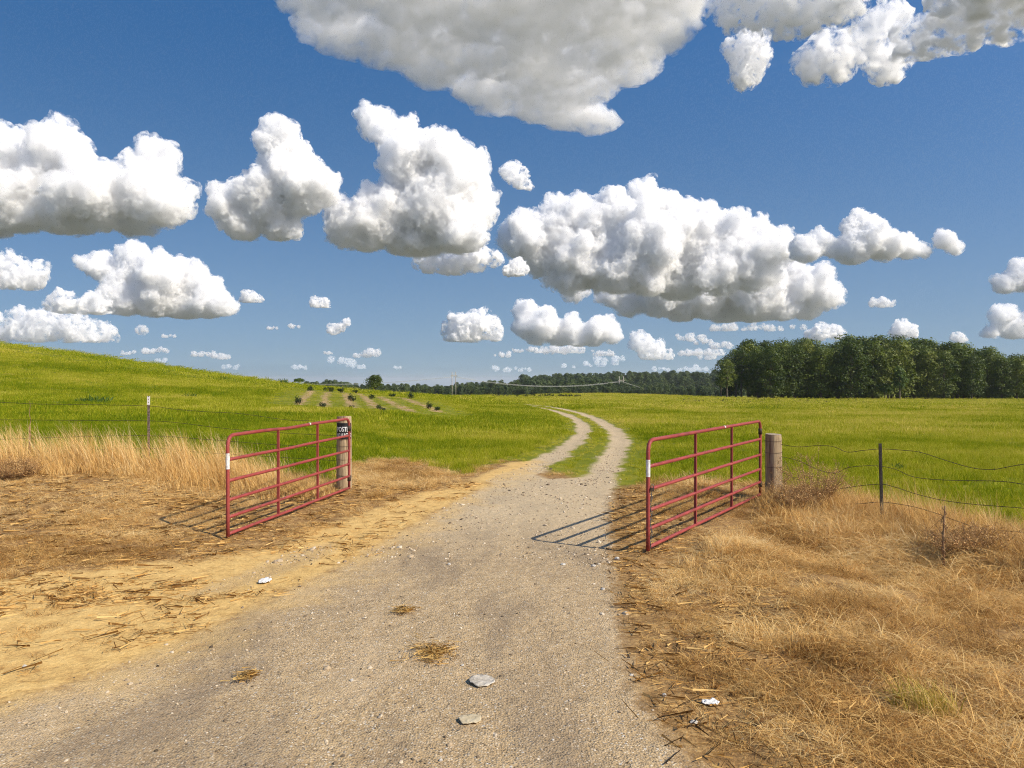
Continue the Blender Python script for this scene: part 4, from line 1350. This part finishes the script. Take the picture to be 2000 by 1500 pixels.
def cloud(label, base, blobs, opt, seed, H=1000., vox=2.7, group=None, wisp=.28, deep=1.0, rough=1.0, torn=0.0):
    """a cumulus: union of billows over a flat base at height H; blobs are (x, y, radius) in the photograph, set at the cloud's own distance"""
    rnd = random.Random(seed); D = H / ((HY - base) / FPX); u = D / FPX
    bm = bmesh.new()
    unit = bmesh.new(); bmesh.ops.create_icosphere(unit, subdivisions=2, radius=1); uv_ = np.array([v.co for v in unit.verts]); uf_ = np.array([[v.index for v in f.verts] for f in unit.faces]); unit.free()
    S = []
    for bl_ in blobs:
        px, py, r = bl_[:3]
        if len(bl_) > 3:                       # part of a slab seen from below: set at its own distance on the base plane
            Db = H / ((HY - py) / FPX); ub = Db / FPX
            c = np.array([(px - HX) * ub, Db, H + EYE + r * ub * .25]); rr = r * ub
        else:
            c = np.array([(px - HX) * u, D + rnd.uniform(-.6, .6) * r * u * deep, (HY - py) * u + EYE]); rr = r * u * 1.0
        rr *= 1.45 if torn > .55 else 1.06
        S.append((c, rr))
        n1 = 18 if r > 12 else 10
        for i in range(n1):
            a = rnd.uniform(0, 6.283); zc = rnd.uniform(-.45, 1); q = math.sqrt(max(0, 1 - zc * zc)); d1 = np.array([math.cos(a) * q, math.sin(a) * q, zc])
            r1 = rr * rnd.uniform(.22, .5); c1 = c + d1 * rr * rnd.uniform(.72, .98); S.append((c1, r1))
            if r * rough > 13:
                for j in range(6):
                    dj = d1 + np.array([rnd.gauss(0, .6) for _ in range(3)]); dj /= np.linalg.norm(dj)
                    S.append((c1 + dj * r1 * .9, r1 * rnd.uniform(.28, .5)))
    n_ = len(S); cs = np.array([q[0] for q in S]); rs_ = np.array([q[1] for q in S])
    V_ = (uv_[None] * rs_[:, None, None] + cs[:, None]).reshape(-1, 3); F_ = (uf_[None] + (np.arange(n_) * len(uv_))[:, None, None]).reshape(-1, 3)
    bm.free(); me = mesh_np('cloud', V_, F_)
    rs = sorted(b[2] for b in blobs); R = rs[int(len(rs) * .6)] * u
    zb = (HY - base) * u + EYE
    res = []
    for part in (0, 1):
        o = bpy.data.objects.new('tmp', me.copy()); COL.objects.link(o)
        vx = min(vox * u, R * .16) * (1 if part == 0 else 1.5)
        md = o.modifiers.new('r', 'REMESH'); md.mode = 'VOXEL'; md.voxel_size = vx * 1.7
        def disp(kind, size, st, mid=.35, **kw):
            tx = bpy.data.textures.new(kind, kind); tx.noise_scale = size
            for a, b in kw.items(): setattr(tx, a, b)
            dd = o.modifiers.new('d', 'DISPLACE'); dd.texture = tx; dd.strength = st * rough; dd.mid_level = mid; dd.texture_coords = 'GLOBAL'
        disp('VORONOI', R * .6, -R * .16, .4)
        md = o.modifiers.new('r', 'REMESH'); md.mode = 'VOXEL'; md.voxel_size = vx
        if part == 0:
            disp('VORONOI', R * .24, -R * .16, .4); disp('VORONOI', R * .12, -R * .09, .4); disp('CLOUDS', R * .10, R * .13, .5, noise_depth=4)
            if torn: disp('CLOUDS', R * .55, R * torn, .55, noise_depth=5)
        else:
            disp('VORONOI', R * .22, -R * .16, .4); disp('CLOUDS', R * .5, R * .25, .15, noise_depth=3)
        bpy.context.view_layer.update()
        me2 = bpy.data.meshes.new_from_object(o.evaluated_get(bpy.context.evaluated_depsgraph_get()))
        bpy.data.objects.remove(o)
        nv = len(me2.vertices); a = np.empty(nv * 3, 'f'); me2.vertices.foreach_get('co', a); a = a.reshape(-1, 3)
        hg = a[:, 2] - zb; kk = R * .45; lo = hg < kk; a[lo, 2] = zb + kk * np.exp((hg[lo] - kk) / kk)
        a -= np.array([0, D, zb], 'f')
        me2.vertices.foreach_set('co', a.ravel()); me2.update(); me2.materials.clear()
        res.append(me2)
    o = link('cloud', res[0], cloud_material(4.0 * opt / R, R * 1.5, .50, .62) if torn > .55 else cloud_material(1.35 * opt / R, R * .9, .36, .56), None, (0, D, zb))
    w = link('wisps', res[1], cloud_material(SHELL * opt / R * (1.2 if torn > .55 else 1), R * (1.2 if torn > .55 else .55), .53 if torn > .55 else .48, .66), o)
    tag(o, label, 'cloud', group)
    return len(res[0].vertices) + len(res[1].vertices)


CL = [
 ('huge grey-bellied cumulus cut by the top of the frame', 285, [(640, 50, 62, 1), (685, 105, 62, 1), (625, 90, 46, 1), (610, 30, 56, 1), (1110, 252, 48, 1), (1165, 262, 40, 1), (1050, 240, 46, 1), (960, 222, 46, 1), (755, 130, 60, 1), (830, 110, 80, 1), (840, 165, 56, 1), (905, 145, 70, 1), (935, 198, 54, 1), (1000, 145, 80, 1), (1005, 210, 56, 1), (1080, 175, 72, 1), (1090, 228, 50, 1), (1145, 200, 60, 1), (1160, 250, 34, 1), (1180, 135, 75, 1), (1255, 110, 75, 1), (1235, 165, 50, 1), (1300, 85, 60, 1), (1315, 45, 62, 1),
   (700, 5, 90, 1), (840, 40, 100, 1), (960, 60, 100, 1), (1070, 80, 100, 1), (1170, 40, 100, 1), (1270, 20, 100, 1), (780, -60, 110, 1), (940, -60, 120, 1), (1100, -50, 120, 1), (1250, -60, 110, 1), (1340, -40, 80, 1)], 2.6, 3, 5.0),
 ('loose white cloud scraps at the top between two larger clouds', 82, [(1450, 0, 42), (1520, 15, 48), (1600, 5, 48), (1510, 62, 16), (1560, 40, 28), (1640, -10, 35)], 2.2, 5, 3.2),
 ('small torn cloud tuft under the top scraps', 192, [(1462, 115, 30), (1452, 155, 20), (1470, 140, 18)], 1.8, 7, 2.7),
 ('grey cloud bank running into the upper right corner', 175, [(1618, 128, 36), (1610, 105, 26), (1660, 95, 22), (1700, 62, 26), (1748, 28, 24), (1740, 115, 34), (1800, 108, 38, 1), (1860, 98, 42, 1), (1910, 70, 55, 1), (1975, 55, 60, 1), (2040, 40, 70, 1), (1950, 0, 70, 1), (2040, -40, 80, 1)], 3.6, 9, 3.2),
 ('broad white double-headed cumulus at the left edge', 468, [(15, 330, 66), (110, 318, 62), (130, 395, 72), (40, 400, 66), (-70, 370, 90), (210, 385, 62), (298, 325, 46), (305, 385, 58), (335, 414, 34), (262, 425, 40), (200, 430, 36), (320, 300, 24)], 6, 11, 2.7),
 ('white cumulus shaped like a sitting bird with grey breast', 478, [(552, 278, 38), (560, 330, 48), (592, 370, 54), (522, 392, 54), (452, 404, 36), (475, 436, 38), (540, 436, 36), (572, 450, 20), (622, 358, 32)], 5, 13, 2.5),
 ('tall hooked white cumulus near the middle of the sky', 503, [(726, 235, 32), (772, 265, 40), (802, 330, 54), (852, 302, 44), (902, 345, 50), (930, 320, 26), (852, 400, 68), (925, 410, 46), (745, 430, 54), (685, 450, 42), (800, 456, 54), (900, 455, 52), (668, 428, 30), (722, 466, 36)], 6, 15, 2.6),
 ('thin white shelf cloud tucked below the tall hooked cumulus', 540, [(838, 512, 18), (880, 515, 22), (928, 508, 20), (962, 508, 13)], 3, 17, 2.4),
 ('small fluffy cloud right of the tall hooked cumulus', 374, [(1000, 338, 16), (1014, 354, 14), (1034, 368, 7)], 1.8, 19, 2.2),
 ('big white cumulus with a peaked crown right of centre', 596, [(1030, 465, 40), (1085, 440, 42), (1140, 430, 42), (1200, 425, 42), (1262, 388, 32), (1300, 408, 34), (1335, 460, 60), (1420, 480, 54), (1480, 492, 46), (1250, 485, 72), (1130, 500, 62), (1200, 525, 52), (1330, 535, 55), (1060, 490, 50), (1400, 530, 50), (1260, 545, 40), (1110, 545, 34), (1010, 480, 28), (1460, 530, 44)], 7, 21, 2.6),
 ('long lower cloud shelf beneath the peaked cumulus', 636, [(1120, 570, 22), (1200, 570, 32), (1280, 580, 40), (1370, 580, 46), (1460, 570, 52), (1530, 555, 50), (1580, 565, 42), (1615, 580, 26), (1420, 605, 34), (1520, 600, 34), (1330, 605, 30), (1230, 595, 26), (1580, 600, 28), (1470, 615, 26), (1400, 558, 52), (1300, 565, 44), (1500, 535, 46), (1440, 540, 48)], 6, 23, 2.6),
 ('grey-fronted cloud with a trailing tail above the grove', 526, [(1572, 490, 26), (1602, 472, 22), (1690, 458, 38), (1655, 490, 34), (1720, 484, 30), (1770, 486, 22), (1840, 470, 20), (1868, 485, 14), (1802, 492, 14)], 4.5, 25, 2.4),
 ('small white bead of cloud between the two middle giants', 540, [(1008, 527, 14), (992, 530, 9), (1022, 530, 8)], 3, 26, 2.2),
 ('stepped white cloud low over the grassy hill', 626, [(200, 522, 28), (268, 515, 32), (328, 542, 36), (374, 545, 30), (402, 582, 34), (300, 580, 44), (440, 600, 24), (250, 585, 36), (163, 516, 14), (350, 590, 40), (310, 545, 34), (400, 600, 30), (240, 545, 26)], 5, 27, 2.4),
 ('puffy grey cloud at the left edge under the double-headed cumulus', 570, [(15, 530, 22), (58, 545, 24), (20, 553, 18), (-30, 540, 26)], 3, 29, 2.4),
 ('two-lobed white cloud left of the stepped cloud', 616, [(130, 594, 19), (180, 596, 19), (155, 602, 14)], 3, 31, 2.3),
 ('ragged line of low clouds resting on the hill skyline', 672, [(40, 640, 22), (70, 655, 18), (185, 660, 14), (100, 642, 22), (160, 646, 22), (208, 652, 16), (15, 660, 13), (275, 646, 9), (130, 655, 16), (-30, 640, 24)], 2.6, 33, 2.3),
 ('small bright cloud left of the creamy low bank', 670, [(900, 640, 20), (940, 636, 21), (880, 656, 13), (965, 652, 14), (920, 655, 18), (900, 658, 14)], 3.2, 35, 2.3),
 ('creamy towering low bank beneath the middle giants', 681, [(1025, 608, 22), (1062, 638, 28), (1115, 645, 25), (1170, 642, 26), (1195, 656, 18), (1050, 660, 18), (1130, 660, 22), (1090, 660, 20), (1030, 640, 24), (1160, 664, 18)], 4, 37, 2.3),
 ('creamy low cloud right of the towering low bank', 706, [(1250, 668, 16), (1280, 684, 17), (1306, 696, 9), (1262, 690, 12)], 2.6, 39, 2.3),
 ('white cloud at the right edge above the grove', 582, [(1962, 556, 22), (2000, 542, 30), (2040, 540, 30)], 3.5, 41, 2.4),
 ('creamy cumulus rising behind the right end of the grove', 668, [(1950, 618, 20), (1990, 638, 28), (1930, 650, 14), (2030, 630, 30)], 3.5, 43, 2.4),
 ('small white puff alone in the middle-left sky', 603, [(618, 592, 10), (632, 591, 9)], 2.2, 45, 2.0),
 ('small ragged puff below the lone white puff', 656, [(650, 645, 9), (664, 640, 8), (676, 630, 7)], 2, 47, 2.0),
 ('flat little cloud at the right end of the stepped cloud', 592, [(490, 582, 12), (478, 587, 8), (505, 586, 7)], 1.6, 49, 2.0),
 ('little cloud peeking above the left part of the grove', 668, [(1600, 652, 13), (1632, 650, 12), (1580, 655, 9)], 2.4, 51, 2.0),
 ('round little cloud peeking above the middle of the grove', 662, [(1765, 646, 14), (1750, 652, 9), (1782, 652, 9)], 2.4, 53, 2.0),
 ('little cloud peeking above the right part of the grove', 672, [(1866, 661, 10), (1880, 666, 8)], 2.2, 55, 2.0),
 ('thin cloud smear in the blue above the grove', 602, [(1705, 594, 8), (1722, 593, 10), (1740, 594, 6)], 1.2, 57, 2.0),
]
nvt = 0
for i, (lb, base, bl, opt, seed, vox) in enumerate(CL):
    nvt += cloud(lb, base, bl, opt, seed, vox=vox, deep=1.6 if i in (0, 3) else 1.0, rough=.55 if i in (0, 3) else 1.0, H=1700. if seed == 19 else 1000., wisp=.5 if opt < 3.5 else .28, torn={5: 1.0, 7: .8, 9: .7, 19: .7, 3: .3, 25: .25, 33: .6, 57: .6, 45: .6, 47: .6, 49: .6}.get(seed, .6 if opt < 3.3 else .06))
VEIL = [('long thin cloud veil under the lower shelf', 1480, 642, 170, 9), ('thin cloud veil left of the creamy low bank', 560, 728, 150, 7), ('thin cloud veil under the creamy low bank', 1090, 686, 80, 8),
        ('thin cloud veil beside the far wooded hill', 1250, 728, 130, 8), ('thin cloud veil above the grove left end', 1370, 690, 70, 8), ('thin cloud veil low over the lone tree', 760, 735, 120, 5)]
rv = random.Random(5)
for i, (lb, px, py, w_, h_) in enumerate(VEIL):
    nvt += cloud(lb, py + h_ * .6, [(px + (k / 9 - .5) * w_ + rv.uniform(-4, 4), py + rv.uniform(-.4, .3) * h_, h_ * rv.uniform(.5, 1.0)) for k in range(10)], .9, 300 + i, vox=1.8, torn=.6, wisp=.5)
# scattered fair-weather puffs low over the horizon
rc = random.Random(12)
PUFF = [(305, 685, 12), (330, 657, 6), (390, 692, 10), (425, 696, 12), (575, 638, 7), (530, 641, 6), (668, 706, 12), (705, 695, 8), (730, 691, 14), (695, 716, 9), (585, 719, 8), (775, 719, 5), (640, 690, 5), (980, 694, 9), (1010, 686, 6),
        (1080, 686, 14), (1040, 685, 10), (1180, 690, 12), (1190, 706, 14), (1160, 712, 10), (980, 722, 10), (1020, 722, 8), (1110, 716, 7), (1345, 660, 14), (1375, 668, 10), (1410, 676, 12), (1345, 692, 9), (1380, 698, 10), (1370, 720, 9), (1340, 722, 8), (1290, 722, 8), (855, 726, 8), (450, 718, 9), (250, 690, 7), (320, 705, 8)]
PUFF.sort()
for i, (px, py, r) in enumerate(PUFF):
    bl = [(px + rc.uniform(-1.9, 1.9) * r, py + rc.uniform(-.4, .3) * r, r * rc.uniform(.2, .45)) for _ in range(9)]
    nvt += cloud('tiny pale puff of cloud low over the horizon, number %s from the left' % ORD[i], py + r * .55, bl, .55 if py > 700 else .8, 100 + i, vox=1.6, group='tiny puffs of cloud low over the horizon', wisp=.6, torn=.6)
print('clouds', nvt, time.time() - T0)
